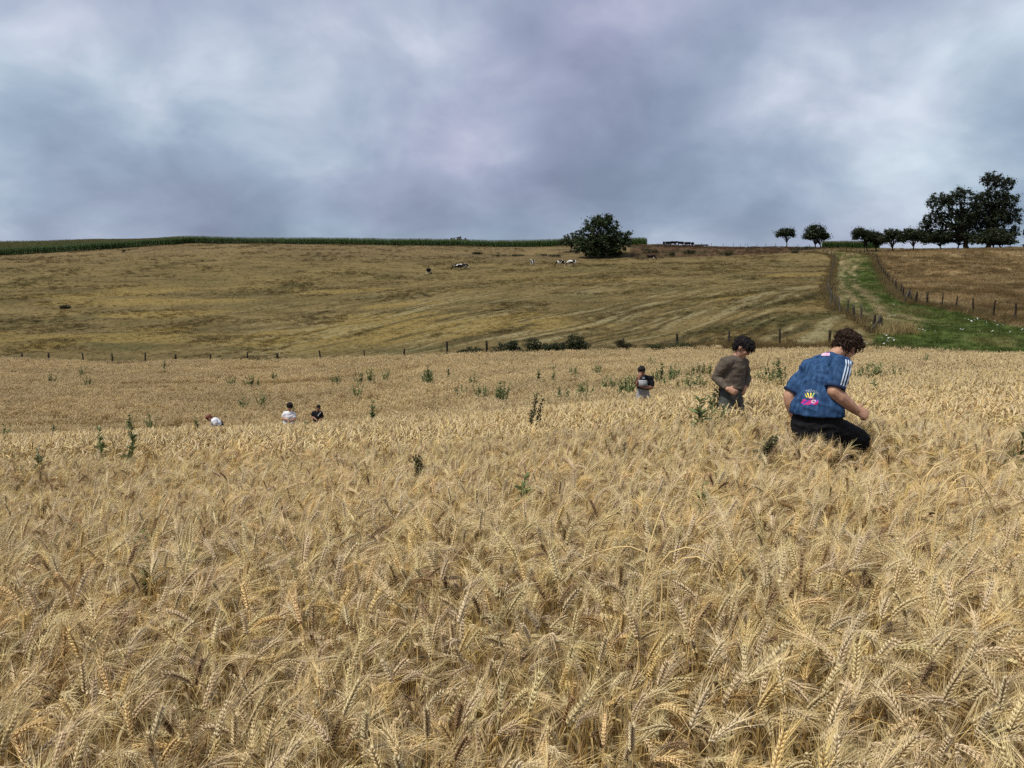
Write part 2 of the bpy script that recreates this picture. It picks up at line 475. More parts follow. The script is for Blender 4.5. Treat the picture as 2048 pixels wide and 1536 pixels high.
# ------------------------------------------------------------------ colours of the fields (linear albedo)
def mix3(a, b, t):
    t = np.asarray(t)[..., None]
    return np.asarray(a) * (1 - t) + np.asarray(b) * t
def zones(x, y):
    u = x / np.maximum(y, 5)
    z = np.full(np.shape(x), 1)                         # pasture
    z = np.where(inpoly(x, y, HAY), 3, z)
    z = np.where(inpoly(x, y, BANK), 4, z)
    z = np.where(inpoly(x, y, TRACK), 2, z)
    z = np.where(y < wheat_edge(u), 0, z)
    return z
def field_colour(x, y):
    x, y = np.asarray(x, float), np.asarray(y, float)
    z = zones(x, y)
    u = x / np.maximum(y, 5)
    soil = mix3((.10, .068, .035), (.22, .16, .075), fbm(x * 3, y * 3, 11, 3))
    # pasture: dry, cropped; mowing swaths run up the slope to the right
    wob = (fbm(x / 18, y / 18, 21, 3) - .5) * 9
    a = math.radians(38)
    cx, al = x * math.cos(a) - y * math.sin(a) + wob, x * math.sin(a) + y * math.cos(a)
    sw = fbm(cx / .8, al / 15, 23, 3, .6)
    # cattle paths / contour streaks across the slope
    ct = fbm(x / 9 + wob * .1, (y + .25 * x + wob) / 1.9, 25, 4, .6)
    big = fbm(x / 26, y / 18, 27, 4)
    med = fbm(x / 5, y / 4, 29, 4, .6)
    p = mix3((.165, .118, .044), (.315, .225, .088), sstep(.3, .7, .45 * ct + .3 * med + .25 * big))
    green = sstep(.50, .68, .6 * fbm(x / 9, y / 6, 31, 4) + .4 * ct) * (.45 + .5 * (1 - sstep(60, 125, y)))
    p = mix3(p, (.115, .105, .036), green * .85)
    yel = sstep(.52, .66, fbm(x / 18, y / 9, 33, 4)) * sstep(70, 84, y) * (1 - sstep(135, 175, y))
    p = mix3(p, (.39, .27, .085), yel * .75)
    sw_on = (1 - sstep(95, 150, y)) * sstep(-.5, -.2, u) + .35 * (1 - sstep(150, 230, y))
    p = mix3(p, (.40, .33, .17), sstep(.58, .74, sw) * sw_on * .62)
    p = mix3(p, (.080, .066, .026), sstep(.44, .30, sw) * sw_on * .55)
    # terraces below the maize
    ter = sstep(205, 213, y) * (1 - sstep(236, 250, y)) * sstep(-.16, -.03, u) * (1 - sstep(.13, .17, u))
    p = mix3(p, (.085, .070, .034), ter * sstep(.46, .6, fbm(x / 8, y / 2.5, 35, 3)) * .9)
    p = mix3(p, (.30, .205, .105), sstep(180, 235, y) * .45)
    # verge at the foot of the slope
    e = wheat_edge(u)
    vg = 1 - sstep(e + 1.5, e + 6, y)
    p = mix3(p, mix3((.12, .085, .032), (.26, .17, .06), fbm(x / 2, y / 2, 37, 3)), vg * .8)
    # green lane with two worn wheel lines
    g = mix3((.052, .082, .016), (.115, .150, .034), fbm(x / 3, y / 3, 41, 4))
    g = mix3(g, (.235, .19, .075), sstep(.50, .66, fbm(x / 4.5, y / 7, 43, 4)) * .5)
    mid = np.interp(y, [36, 47, 56, 66, 80, 100, 130, 170, 200, 215], [56, 42, 32.2, 31.0, 37.0, 44.5, 57, 77, 90, 96])
    for o in (-2.1, -.7, 1.3):
        g = mix3(g, (.40, .32, .17), np.exp(-((x - mid - o + (fbm(y / 9, y * 0, 45, 2) - .5) * 1.6) / .55) ** 2) * sstep(56, 64, y) * .95 * sstep(.2, .5, fbm(x / 2, y / 5, 46, 3)))
    g = mix3(g, (.26, .195, .08), sstep(150, 215, y) * .5)
    h = mix3((.20, .135, .052), (.37, .265, .118), sstep(.3, .7, fbm(x / 7, y / 5, 51, 4, .6)))
    h = mix3(h, (.43, .33, .165), sstep(.55, .75, fbm(x / 2.5, y / 9, 53, 3)) * .7)
    h = mix3(h, (.15, .11, .04), sstep(.6, .72, fbm(x / 6, y / 3, 55, 3)) * .6)
    b = mix3((.085, .05, .027), (.20, .118, .06), fbm(x / 4, y / 3, 61, 4))
    b = mix3(b, (.075, .07, .03), sstep(.52, .66, fbm(x / 5, y / 4, 63, 3)) * .7)
    p = p * np.array((.58, .60, .59)); g = g * .78; h = h * np.array((.74, .73, .78)); b = b * .62
    out = np.where((z == 0)[..., None], soil, p)
    out = np.where((z == 2)[..., None], g, out)
    out = np.where((z == 3)[..., None], h, out)
    out = np.where((z == 4)[..., None], b, out)
    return out

def build_ground():
    rows = np.concatenate([np.arange(-8, 20, .4), np.arange(20, 76, .6), np.arange(76, 262, .9), np.arange(262, 400, 3), np.arange(400, 1600, 45)])
    us = np.linspace(-1.25, 1.25, 441)
    U, Y = np.meshgrid(us, rows)
    X = U * np.maximum(Y, 5)
    Z = height(X, Y)
    V = np.stack([X, Y, Z], -1).reshape(-1, 3)
    n = len(us)
    i, j = np.meshgrid(np.arange(len(rows) - 1), np.arange(n - 1), indexing='ij')
    a = (i * n + j).ravel()
    Q = np.stack([a, a + 1, a + n + 1, a + n], 1)
    c = V[Q].mean(1)
    zn = zones(c[:, 0], c[:, 1])
    col = field_colour(V[:, 0], V[:, 1])
    for k, nm in ((0, 'wheat_field_ground'), (1, 'pasture_hill'), (2, 'grass_track'), (3, 'hay_field'), (4, 'brown_bank')):
        q = Q[zn == k]
        used, inv = np.unique(q, return_inverse=True)
        me = fastmesh(nm, V[used], inv.reshape(q.shape), M['ground'], True, col[used])
        tag(obj(nm, me), kind='structure')
build_ground()

# ------------------------------------------------------------------ scattering (uncountable plants only)
def source_collection(name, meshes):
    c = bpy.data.collections.new(name)
    for k, me in enumerate(meshes):
        c.objects.link(bpy.data.objects.new('%s_%02d' % (name, k), me))
    return c
def scatter(name, pts, rot, scl, idx, col, coll, label, cat):
    me = bpy.data.meshes.new(name)
    n = len(pts)
    me.vertices.add(n); me.vertices.foreach_set('co', np.asarray(pts, np.float32).ravel())
    a = me.attributes.new('rot', 'FLOAT_VECTOR', 'POINT'); a.data.foreach_set('vector', np.asarray(rot, np.float32).ravel())
    a = me.attributes.new('scl', 'FLOAT', 'POINT'); a.data.foreach_set('value', np.asarray(scl, np.float32))
    a = me.attributes.new('idx', 'INT', 'POINT'); a.data.foreach_set('value', np.asarray(idx, np.int32))
    c4 = np.ones((n, 4), np.float32); c4[:, :3] = col
    a = me.attributes.new('col', 'FLOAT_COLOR', 'POINT'); a.data.foreach_set('color', c4.ravel())
    o = obj(name, me)
    g = bpy.data.node_groups.new(name + '_scatter', 'GeometryNodeTree')
    g.interface.new_socket('Geometry', in_out='INPUT', socket_type='NodeSocketGeometry')
    g.interface.new_socket('Geometry', in_out='OUTPUT', socket_type='NodeSocketGeometry')
    L = g.links.new
    gi, go = nd(g, 'NodeGroupInput'), nd(g, 'NodeGroupOutput')
    ci = nd(g, 'GeometryNodeCollectionInfo'); ci.inputs['Collection'].default_value = coll
    ci.inputs['Separate Children'].default_value = True; ci.inputs['Reset Children'].default_value = True
    ip = nd(g, 'GeometryNodeInstanceOnPoints'); ip.inputs['Pick Instance'].default_value = True
    def na(nm, t):
        k = nd(g, 'GeometryNodeInputNamedAttribute', data_type=t); k.inputs['Name'].default_value = nm
        return k.outputs['Attribute']
    er = nd(g, 'FunctionNodeEulerToRotation')
    L(na('rot', 'FLOAT_VECTOR'), er.inputs[0]); L(er.outputs[0], ip.inputs['Rotation'])
    L(na('scl', 'FLOAT'), ip.inputs['Scale']); L(na('idx', 'INT'), ip.inputs['Instance Index'])
    L(gi.outputs[0], ip.inputs['Points']); L(ci.outputs[0], ip.inputs['Instance']); L(ip.outputs[0], go.inputs[0])
    md = o.modifiers.new('scatter', 'NODES'); md.node_group = g
    return tag(o, label, cat, kind='stuff')

# ------------------------------------------------------------------ wheat
def ribbon(path, width, nrm, col=None):
    path = np.asarray(path, float); n = len(path)
    t = np.gradient(path, axis=0); t /= np.linalg.norm(t, axis=1, keepdims=True) + 1e-9
    s = np.cross(t, np.asarray(nrm, float)); s /= np.linalg.norm(s, axis=1, keepdims=True) + 1e-9
    w = np.broadcast_to(np.asarray(width, float), (n,))[:, None] * .5
    V = np.empty((2 * n, 3)); V[0::2] = path - s * w; V[1::2] = path + s * w
    T = []
    for i in range(n - 1):
        T += [(2 * i, 2 * i + 1, 2 * i + 3), (2 * i, 2 * i + 3, 2 * i + 2)]
    return V, np.array(T)
def floret(base, d, p, q, ln, w, sides, rings=((.22, .8), (.58, .85))):
    V = [base]
    for f, r in rings:
        for k in range(sides):
            an = 2 * math.pi * k / sides
            V.append(base + d * ln * f + (p * math.cos(an) + q * math.sin(an)) * w * r * .5)
    V.append(base + d * ln)
    T = [(0, 1 + (k + 1) % sides, 1 + k) for k in range(sides)]
    for i in range(len(rings) - 1):
        for k in range(sides):
            a, b = 1 + i * sides + k, 1 + i * sides + (k + 1) % sides
            T += [(a, b, b + sides), (a, b + sides, a + sides)]
    e, l = len(V) - 1, 1 + (len(rings) - 1) * sides
    T += [(e, l + k, l + (k + 1) % sides) for k in range(sides)]
    return np.array(V), np.array(T)
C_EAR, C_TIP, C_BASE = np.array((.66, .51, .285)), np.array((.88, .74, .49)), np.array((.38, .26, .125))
C_AWN, C_STEM, C_LEAF = np.array((.82, .655, .375)), np.array((.64, .46, .195)), np.array((.60, .46, .25))
def wheat_plant(r, lod, nod, h=.71):
    """returns stem, ear, awns, leaf builders; the ear nods towards +x"""
    S, E, A, Lf = MB(), MB(), MB(), MB()
    L = r.uniform(.078, .105)
    ns = {0: 9, 1: 6}[lod]
    s = np.linspace(0, 1, 60)
    a0 = r.uniform(.0, .22)
    end = a0 + nod * .55
    th = a0 * s ** 2 + (end - a0) * np.clip((s - .74) / .26, 0, 1) ** 1.8
    ds = h / 59
    pos = np.zeros((60, 3)); az = r.uniform(-.1, .1)
    pos[1:, 0] = np.cumsum(np.sin(th[1:]) * ds); pos[1:, 2] = np.cumsum(np.cos(th[1:]) * ds)
    pos[:, 1] = az * .3 * s ** 2
    k = np.unique(np.concatenate([np.linspace(0, 42, ns // 2 + 1), np.linspace(42, 59, ns // 2 + 2)]).astype(int))
    tw = 1 if lod == 0 else 1.25
    S.add(*tube(pos[k], np.linspace(.0019, .0011, len(k)) * tw, sides=4 if lod == 0 else 3), c=C_STEM * r.uniform(.8, 1.1))
    m = 40
    es = np.linspace(0, 1, m)
    te = end + (nod * .45) * es
    ep = np.zeros((m, 3)); ep[0] = pos[-1]
    ep[1:, 0] = ep[0, 0] + np.cumsum(np.sin(te[1:]) * L / (m - 1)); ep[1:, 2] = ep[0, 2] + np.cumsum(np.cos(te[1:]) * L / (m - 1))
    ep[:, 1] = ep[0, 1]
    E.add(*tube(ep[::13], .0013, sides=3), c=C_BASE)
    roll = r.uniform(0, math.pi)
    nsp = int(r.integers(17, 22)) if lod == 0 else int(r.integers(9, 12))
    for i in range(nsp):
        f = (i + .3) / nsp
        j = min(int(f * (m - 1)), m - 2)
        t = unit(ep[j + 1] - ep[j])
        nn = np.array((-t[2], 0, t[0])); yy = np.array((0, 1.0, 0))
        a = math.cos(roll) * yy + math.sin(roll) * nn
        b = np.cross(t, a)
        sg = 1 if i % 2 else -1
        op = r.uniform(.34, .52)
        d0 = unit(t * math.cos(op) + sg * a * math.sin(op))
        size = 1 - .45 * abs(f - .45) ** 1.5
        if lod == 0:
            for kf in (-1, 0, 1):
                d = unit(d0 + kf * b * r.uniform(.28, .42) + r.normal(0, .05, 3))
                base = ep[j] + sg * a * .0012 + kf * b * .0013
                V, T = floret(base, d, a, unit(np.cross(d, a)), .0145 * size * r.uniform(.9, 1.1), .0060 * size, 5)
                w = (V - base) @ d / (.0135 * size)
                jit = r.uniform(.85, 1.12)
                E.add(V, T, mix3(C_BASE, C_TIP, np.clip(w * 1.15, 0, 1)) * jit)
                if kf != 0 or i > nsp - 4 or r.random() < .3:
                    la = r.uniform(.045, .075) * (.75 + .35 * f)
                    da = unit(t * r.uniform(.9, 1.3) + sg * a * r.uniform(.18, .5) + kf * b * r.uniform(.12, .45) + r.normal(0, .07, 3))
                    tip = base + d * .012 * size
                    cv = unit(r.normal(0, 1, 3)) * la * .07 + np.array((0, 0, -.002))
                    A.add(*ribbon([tip, tip + da * la * .5 + cv * .3, tip + da * la + cv], [.00105, .0008, .0003], unit(r.normal(0, 1, 3))), c=C_AWN * r.uniform(.75, 1.15))
        else:
            if i % 3 == 0:
                V, T = floret(ep[j], d0, a, b, .016 * size, .008 * size, 4, ((.42, 1.0),))
                E.add(V, T, C_EAR * r.uniform(.95, 1.15))
            for q in range(1):
                la = r.uniform(.05, .075)
                da = unit(t * 1.1 + sg * a * r.uniform(.15, .5) + b * r.uniform(-.45, .45))
                V = np.array([ep[j] + d0 * .01, ep[j] + d0 * .01 + unit(r.normal(0, 1, 3)) * .0016, ep[j] + da * la])
                A.add(V, [(0, 1, 2)], C_AWN * r.uniform(.8, 1.1))
    if lod:
        k6 = np.linspace(0, m - 1, 7).astype(int)
        V, T = tube(ep[k6], np.array((.0035, .0066, .0074, .0074, .0070, .0056, .0022)), np.array((.003, .0052, .006, .006, .0055, .0045, .002)), 5, (0, 1, 0))
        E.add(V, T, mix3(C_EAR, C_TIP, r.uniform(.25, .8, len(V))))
    for q in range(2 if lod == 0 else 1):
        f0 = r.uniform(.45, .78)
        b0 = pos[int(f0 * 59)]
        an = r.uniform(0, 2 * math.pi); dr = np.array((math.cos(an), math.sin(an), 0))
        ll = r.uniform(.12, .24)
        kk = np.linspace(0, 1, 6 if lod == 0 else 4)
        up = r.uniform(.3, .9); dn = r.uniform(.8, 1.9)
        path = b0 + dr * (ll * .75 * kk)[:, None] + np.array((0, 0, 1)) * (ll * (up * kk - dn * kk ** 2))[:, None]
        Lf.add(*ribbon(path, np.array([.006, .009, .008, .006, .004, .001])[:len(kk)] * (1 if lod == 0 else 1.2), unit(r.normal(0, .5, 3) + np.array((0, 0, 1)))), c=C_LEAF * r.uniform(.6, 1.1))
    return S, E, A, Lf

def nodding(r):
    x = r.random()
    return r.uniform(.25, .8) if x < .24 else (r.uniform(.9, 2.0) if x < .76 else r.uniform(2.0, 3.0))
def wheat_tint(x, y, r, n):
    base = .86 + .30 * r.random(n)
    patch = .90 + .22 * fbm(x / 2.6, y / 2.6, 71, 3)
    t = (base * patch)[:, None] * np.array((.965, .975, .925)) * np.stack([np.ones(n), r.uniform(.96, 1.03, n), r.uniform(.88, 1.1, n)], 1)
    dark = r.random(n) < .09  # browned ears, and ears in shade with the shade painted into the tint
    t[dark] *= np.array((.46, .38, .33))
    gold = r.random(n) < .18
    t[gold] *= np.array((1.05, .97, .78))
    return t
PEOPLE_SPOTS = []      # filled by the people section before the wheat is sown
def sow(r, y0, y1, dens, half=.86, extra=.7):
    w = half * y1 + extra
    n = int(dens * 2 * w * (y1 - y0))
    x, y = r.uniform(-w, w, n), r.uniform(y0, y1, n)
    k = np.abs(x) < half * y + extra
    k &= np.hypot(x, y) > .42
    for (px, py, rad) in PEOPLE_SPOTS:
        k &= np.hypot(x - px, y - py) > rad
    x, y = x[k], y[k]
    k = y < wheat_edge(x / np.maximum(y, 5)) - .15 + .5 * r.random(len(y))
    return x[k], y[k]
def lay(x, y, r):
    """lean and heading of each plant: drifts slowly over the field"""
    n = len(x)
    sw = fbm(x / 2.2, y / 2.2, 81, 3) - .5
    yaw = r.normal(0, 1.25, n) + sw * 3.0
    yaw = np.where(r.random(n) < .30, r.uniform(-math.pi, math.pi, n), yaw)
    tilt = np.abs(r.normal(0, .10, n)) + .12 * sstep(.52, .7, fbm(x / 1.7, y / 1.7, 83, 3))
    ta = r.uniform(0, 2 * math.pi, n)
    rot = np.stack([tilt * np.cos(ta), tilt * np.sin(ta), yaw], 1)
    hs = r.uniform(.86, 1.08, n) * (.92 + .16 * fbm(x / 3, y / 3, 85, 3)) * (1 - .16 * sstep(.58, .74, fbm(x / 2.4, y / 1.6, 87, 3)))
    return rot, hs
def build_wheat():
    r = np.random.default_rng(11)
    NV = 16
    hi = [wheat_plant(r, 0, nodding(r)) for _ in range(NV)]
    lo = [wheat_plant(r, 1, nodding(r)) for _ in range(12)]
    def joined(p):
        m = MB()
        for q in p: m.merge(q)
        return m
    c_hi = source_collection('wheat_near', [joined(p).mesh('wheat_near', M['wheat'], False) for p in hi])
    lo_j = [joined(p) for p in lo]
    c_lo = source_collection('wheat_mid', [m.mesh('wheat_mid', M['wheat'], False) for m in lo_j])
    clumps = []
    for k in range(8):
        m = MB()
        for q in range(26):
            V, T, C = lo_j[int(r.integers(len(lo_j)))].arrays()
            an = r.normal(0, 1.4); c, s = math.cos(an), math.sin(an)
            R = np.array(((c, -s, 0), (s, c, 0), (0, 0, 1))) * r.uniform(.86, 1.08)
            t = r.uniform(.75, 1.15) * (np.array((.42, .34, .3)) if r.random() < .09 else np.ones(3))  # a few plants darkened: browned ears plus ear shade put into vertex colour
            m.add(V @ R.T + np.array((r.uniform(-.17, .17), r.uniform(-.17, .17), 0)), T, C * t)
        clumps.append(m.mesh('wheat_clump', M['wheat'], False))
    c_cl = source_collection('wheat_clump', clumps)
    # near plants: the 300 that show largest are things of their own
    x, y = sow(r, .25, 7.5, 430)
    rot, hs = lay(x, y, r); z = height(x, y)
    tint = wheat_tint(x, y, r, len(x)); idx = r.integers(0, NV, len(x))
    px, py, f = project(np.stack([x, y, z + .69 * hs], 1))
    seen = (px > 20) & (px < 2028) & (py > 700) & (py < 1500) & (f > .8)
    order = np.argsort(np.where(seen, f, 1e9))[:300]
    ms = [[q.mesh(nm, M['wheat_one'], False) for q, nm in zip(p, ('stem', 'ear', 'awns', 'leaf'))] for p in hi]
    for i in order:
        e = empty('wheat_stalk', (x[i], y[i], z[i] - .01), 'ripe bearded wheat stalk with nodding ear, at the near edge of the field', 'wheat', 'wheat stalks at the near edge of the field')
        e.rotation_euler = rot[i]; e.scale = (hs[i],) * 3
        me = ms[idx[i]]
        col = (*tint[i], 1)
        st = obj('stem', me[0], e); ea = obj('ear', me[1], e); aw = obj('awns', me[2], ea); lf = obj('leaf', me[3], e)
        for o in (st, ea, aw, lf): o.color = col
        aw['kind'] = 'stuff'
    rest = np.ones(len(x), bool); rest[order] = False
    tot = [np.stack([x, y, z - .01], 1)[rest]], [rot[rest]], [hs[rest]], [idx[rest]], [tint[rest]]
    scatter('near_wheat', *[a[0] for a in tot], c_hi, 'dense ripe bearded wheat around and behind the nearest stalks', 'wheat')
    x, y = sow(r, 7.5, 18, 400)
    rot, hs = lay(x, y, r)
    scatter('middle_wheat', np.stack([x, y, height(x, y) - .01], 1), rot, hs, r.integers(0, 12, len(x)), wheat_tint(x, y, r, len(x)) * (np.array((.94, .915, .85)) - .06 * sstep(8, 17, y)[:, None]), c_lo,
            'ripe wheat crop around the people wading through it', 'wheat')
    x, y = sow(r, 18, 78, 10.5, .82, .5)
    n = len(x)
    rot = np.stack([r.normal(0, .05, n), r.normal(0, .05, n), r.uniform(-.9, .9, n)], 1)
    lodge = sstep(.6, .74, fbm(x / 7, y / 3.2, 91, 3))
    hs = r.uniform(.88, 1.1, n) * (.92 + .16 * fbm(x / 4, y / 3, 93, 3)) * (1 - .28 * lodge)
    t = np.array((.83, .80, .68)) * (.84 + .42 * fbm(x / 6, y / 2.5, 95, 4))[:, None] * r.uniform(.9, 1.1, (n, 1)) * np.stack([np.ones(n), r.uniform(.97, 1.02, n), r.uniform(.92, 1.08, n)], 1)
    scatter('far_wheat', np.stack([x, y, height(x, y) - .01], 1), rot, hs, r.integers(0, 8, n), t, c_cl, 'pale wheat crop in the hollow below the fence', 'wheat')

# ------------------------------------------------------------------ grasses, maize
def blade_tuft(r, n, h, spread, lean, wid, c):
    m = MB()
    for k in range(n):
        b = np.array((r.normal(0, spread), r.normal(0, spread), 0))
        an = r.uniform(0, 2 * math.pi); d = np.array((math.cos(an), math.sin(an), 0))
        hh = h * r.uniform(.55, 1.1); q = np.linspace(0, 1, 4)
        ln = lean * r.uniform(.2, 1.2)
        path = b + d * (hh * ln * q ** 2)[:, None] + np.array((0, 0, 1)) * (hh * (q - .25 * ln * q ** 2))[:, None]
        m.add(*ribbon(path, wid * np.array((1, .9, .6, .12)), unit(r.normal(0, 1, 3) * (1, 1, .1))), c=np.asarray(c) * r.uniform(.75, 1.2))
    return m
def build_grass():
    r = np.random.default_rng(23)
    short = source_collection('grass_short', [blade_tuft(r, 34, .30, .24, .9, .022, (1, 1, 1)).mesh('grass_short', M['grass'], False) for _ in range(5)])
    tall = source_collection('grass_tall', [blade_tuft(r, 40, .75, .20, .55, .02, (1, 1, 1)).mesh('grass_tall', M['grass'], False) for _ in range(5)])
    def band(y0, y1, dens, half=.8):
        n = int(dens * (half * (y1 ** 2 - y0 ** 2)))
        y = np.sqrt(r.uniform(y0 ** 2, y1 ** 2, n)); x = r.uniform(-half, half, n) * y
        return x, y
    xs, ys, ss = [], [], []
    for y0, y1, d, s in ((38, 75, 4.5, .85), (75, 110, 2.6, 1.0), (110, 165, 1.2, 1.25), (165, 262, .5, 1.7)):
        x, y = band(y0, y1, d)
        xs.append(x); ys.append(y); ss.append(np.full(len(x), s))
    x, y, s = (np.concatenate(a) for a in (xs, ys, ss))
    z = zones(x, y)
    col = field_colour(x, y) * r.uniform(.7, 1.45, (len(x), 1))
    for zz, nm, lb, hs in ((1, 'pasture_grass', 'dry cropped grass over the cattle pasture', .75), (2, 'track_grass', 'green grass of the lane between the two fences', .95),
                           (3, 'hay_grass', 'tall straw coloured grass in the field beyond the lane', 1.25), (4, 'bank_grass', 'rough brown growth on the bank under the skyline', 1.0)):
        k = z == zz
        n = int(k.sum())
        sc = s[k] * hs * r.uniform(.6, 1.2, n)
        if zz == 1:
            sc = sc * (.55 + .7 * sstep(.45, .7, fbm(x[k] / 9, y[k] / 6, 101, 3)))
        scatter(nm, np.stack([x[k], y[k], height(x[k], y[k]) - .02], 1), np.stack([r.normal(0, .1, n), r.normal(0, .1, n), r.uniform(0, 6.28, n)], 1), sc,
                r.integers(0, 5, n), col[k], short, lb, 'grass')
    # verge: unmown grass along the fence and the lane edge
    n = 5200
    u = r.uniform(-.8, .85, n); e = wheat_edge(u)
    y = e + np.abs(r.normal(0, 1, n)) * 1.3 + .25
    x = u * y
    big = sstep(.02, .14, u)
    y = np.where(r.random(n) < big, y + r.uniform(0, 1.6, n) * (u < .5), y)
    x = u * y
    gr = sstep(.42, .50, u)[:, None]
    c = mix3((.25, .165, .06), (.33, .235, .095), r.random(n)) * r.uniform(.38, .75, (n, 1))
    c = c * (1 - gr * .75) + gr * .75 * np.array((.12, .145, .04)) * r.uniform(.45, 1.0, (n, 1))
    sc = (.42 + .62 * sstep(.1, .28, u) - .25 * sstep(.5, .62, u)) * r.uniform(.6, 1.2, n)
    xs, ys, cs, ss = [x], [y], [c], [sc]
    # along both lane fences
    for poly, m in ((FENCE_LANE_LEFT, 900), (FENCE_LANE_RIGHT, 1700)):
        pl = np.array([q[:2] for q in poly])
        sl = np.concatenate([[0], np.cumsum(np.linalg.norm(np.diff(pl, axis=0), axis=1))])
        q = r.uniform(0, sl[-1], m)
        xx, yy = np.interp(q, sl, pl[:, 0]) + r.normal(0, .55, m), np.interp(q, sl, pl[:, 1]) + r.normal(0, .5, m)
        xs.append(xx); ys.append(yy); cs.append(mix3((.20, .145, .055), (.34, .25, .11), r.random(m)) * r.uniform(.4, .7, (m, 1))); ss.append(r.uniform(.5, .95, m))
    # clump by the corner post
    m = 60
    xx, yy = FENCE_CORNER[0] + r.normal(.9, .6, m), FENCE_CORNER[1] + r.normal(-1.0, .5, m)
    xs.append(xx); ys.append(yy); cs.append(mix3((.26, .2, .08), (.36, .28, .13), r.random(m))); ss.append(r.uniform(.8, 1.3, m))
    x, y, c, sc = (np.concatenate(a) for a in (xs, ys, cs, ss))
    n = len(x)
    scatter('verge_grass', np.stack([x, y, height(x, y) - .02], 1), np.stack([r.normal(0, .12, n), r.normal(0, .12, n), r.uniform(0, 6.28, n)], 1), sc, r.integers(0, 5, n), c, tall,
            'tall unmown grass along the wheat edge and the lane fences', 'grass')
def corn_plant(r):
    m = MB(); h = 2.15; dk = .95
    m.add(*tube([(0, 0, 0), (.01, 0, h * .5), (0, .01, h)], [.016, .013, .006], sides=3), c=(.055, .085, .02))
    for k in range(11):
        z0 = h * (.12 + .075 * k); an = (k % 2) * math.pi + r.normal(0, .5)
        d = np.array((math.cos(an), math.sin(an), 0)); ll = r.uniform(.5, .75) * (1 - .03 * k)
        q = np.linspace(0, 1, 5)
        path = np.array((0, 0, z0)) + d * (ll * .85 * q)[:, None] + np.array((0, 0, 1)) * (ll * (1.0 * q - 1.25 * q ** 2))[:, None]
        m.add(*ribbon(path, np.array((.05, .085, .08, .05, .01)), (0, 0, 1)), c=np.array((.046, .092, .018)) * dk * r.uniform(.75, 1.3))
    for k in range(5):
        an = r.uniform(0, 6.28)
        m.add(*ribbon([(0, 0, h), (.08 * math.cos(an), .08 * math.sin(an), h + .14), (.15 * math.cos(an), .15 * math.sin(an), h + .2)], .012, (.3, .5, .1)), c=(.13, .12, .04))
    return m
CORN_FRONT_PX = [(-60, 514), (0, 511), (50, 508.5), (100, 506), (150, 503), (200, 499.5), (250, 496), (300, 492.5), (350, 489.5)]
def corn_front():
    pts = [hit(*p)[:2] for p in CORN_FRONT_PX]
    return pts
def build_corn():
    r = np.random.default_rng(31)
    src = source_collection('corn_plant', [corn_plant(r).mesh('corn_plant', M['corn'], False) for _ in range(4)])
    fp = np.array(corn_front())
    uf = np.concatenate([fp[:, 0] / fp[:, 1], [-.42, -.36, -.2, 0, .06, .15, .20]])
    yf = np.concatenate([fp[:, 1], [258, 264, 268, 262, 258, 256, 252]])
    o = np.argsort(uf); uf, yf = uf[o], yf[o]
    X, Y = [], []
    for k in range(64):                    # rows parallel to the front edge
        off = k * .75
        n = 2600 if k < 6 else 900
        u = r.uniform(-.78, .178 if k < 16 else -.40, n)
        X.append(u * (np.interp(u, uf, yf) + off)); Y.append(np.interp(u, uf, yf) + off + r.normal(0, .06, n))
    for k in range(8):
        n = 420
        u = r.uniform(.41, .485, n); y = 246 + k * .75 + r.normal(0, .06, n)
        X.append(u * y); Y.append(y)
    x, y = np.concatenate(X), np.concatenate(Y); n = len(x)
    t = r.uniform(.7, 1.25, (n, 1)) * mix3((.9, 1.0, 1.0), (1.25, 1.1, .8), fbm(x / 20, y / 9, 111, 3))
    scatter('maize_crop', np.stack([x, y, height(x, y) - .03], 1), np.stack([r.normal(0, .05, n), r.normal(0, .05, n), r.uniform(0, 6.28, n)], 1),
            r.uniform(.85, 1.12, n), r.integers(0, 4, n), t, src, 'dark green maize standing along the skyline', 'maize')

# ------------------------------------------------------------------ fences
FENCE_CORNER = hit(1758, 664)
FENCE_LANE_LEFT = [hit(*p) for p in [(1747, 664), (1723, 642), (1707, 637), (1694, 631), (1681, 624), (1669, 617), (1663, 608), (1658, 598), (1656, 589), (1656, 579), (1659, 567), (1661, 557),
                   (1663, 549), (1665, 541), (1667, 534), (1668, 528), (1668, 522), (1667, 517), (1663, 512), (1655, 509.5), (1646, 508), (1636, 507), (1626, 506), (1616, 505.5), (1602, 505)]]
FENCE_LANE_RIGHT = [hit(*p) for p in [(2095, 657), (2030, 642), (1986, 636), (1946, 626), (1912, 620), (1884, 616), (1855, 611.5), (1831, 609), (1817, 603), (1806, 597), (1800, 591), (1793, 584), (1788, 578),
                    (1783, 572), (1778, 567), (1774, 561), (1770, 556), (1766, 550), (1763, 545), (1760, 540), (1758, 534), (1756, 529), (1754, 523), (1752, 518), (1745, 513), (1737, 510.5),
                    (1729, 508.5), (1720, 507), (1712, 506), (1703, 505), (1694, 504), (1680, 503)]]
def post_mesh(r, h, rad, mat, sides=8):
    n = 6
    q = np.linspace(0, 1, n)
    path = np.stack([.02 * np.sin(q * 3 + r.uniform(0, 6)), .02 * np.sin(q * 2.2 + r.uniform(0, 6)), -.25 + q * (h + .25)], 1)
    rr = rad * (1.08 - .16 * q) * r.uniform(.93, 1.07, n)
    V, T = tube(path, rr, rr * r.uniform(.8, 1.05), sides=sides)
    V[(n - 1) * sides:n * sides, 2] += r.uniform(-.02, .02, sides)
    V[-1, 2] += r.uniform(-.01, .03)
    return fastmesh('post', V, T, mat, False)
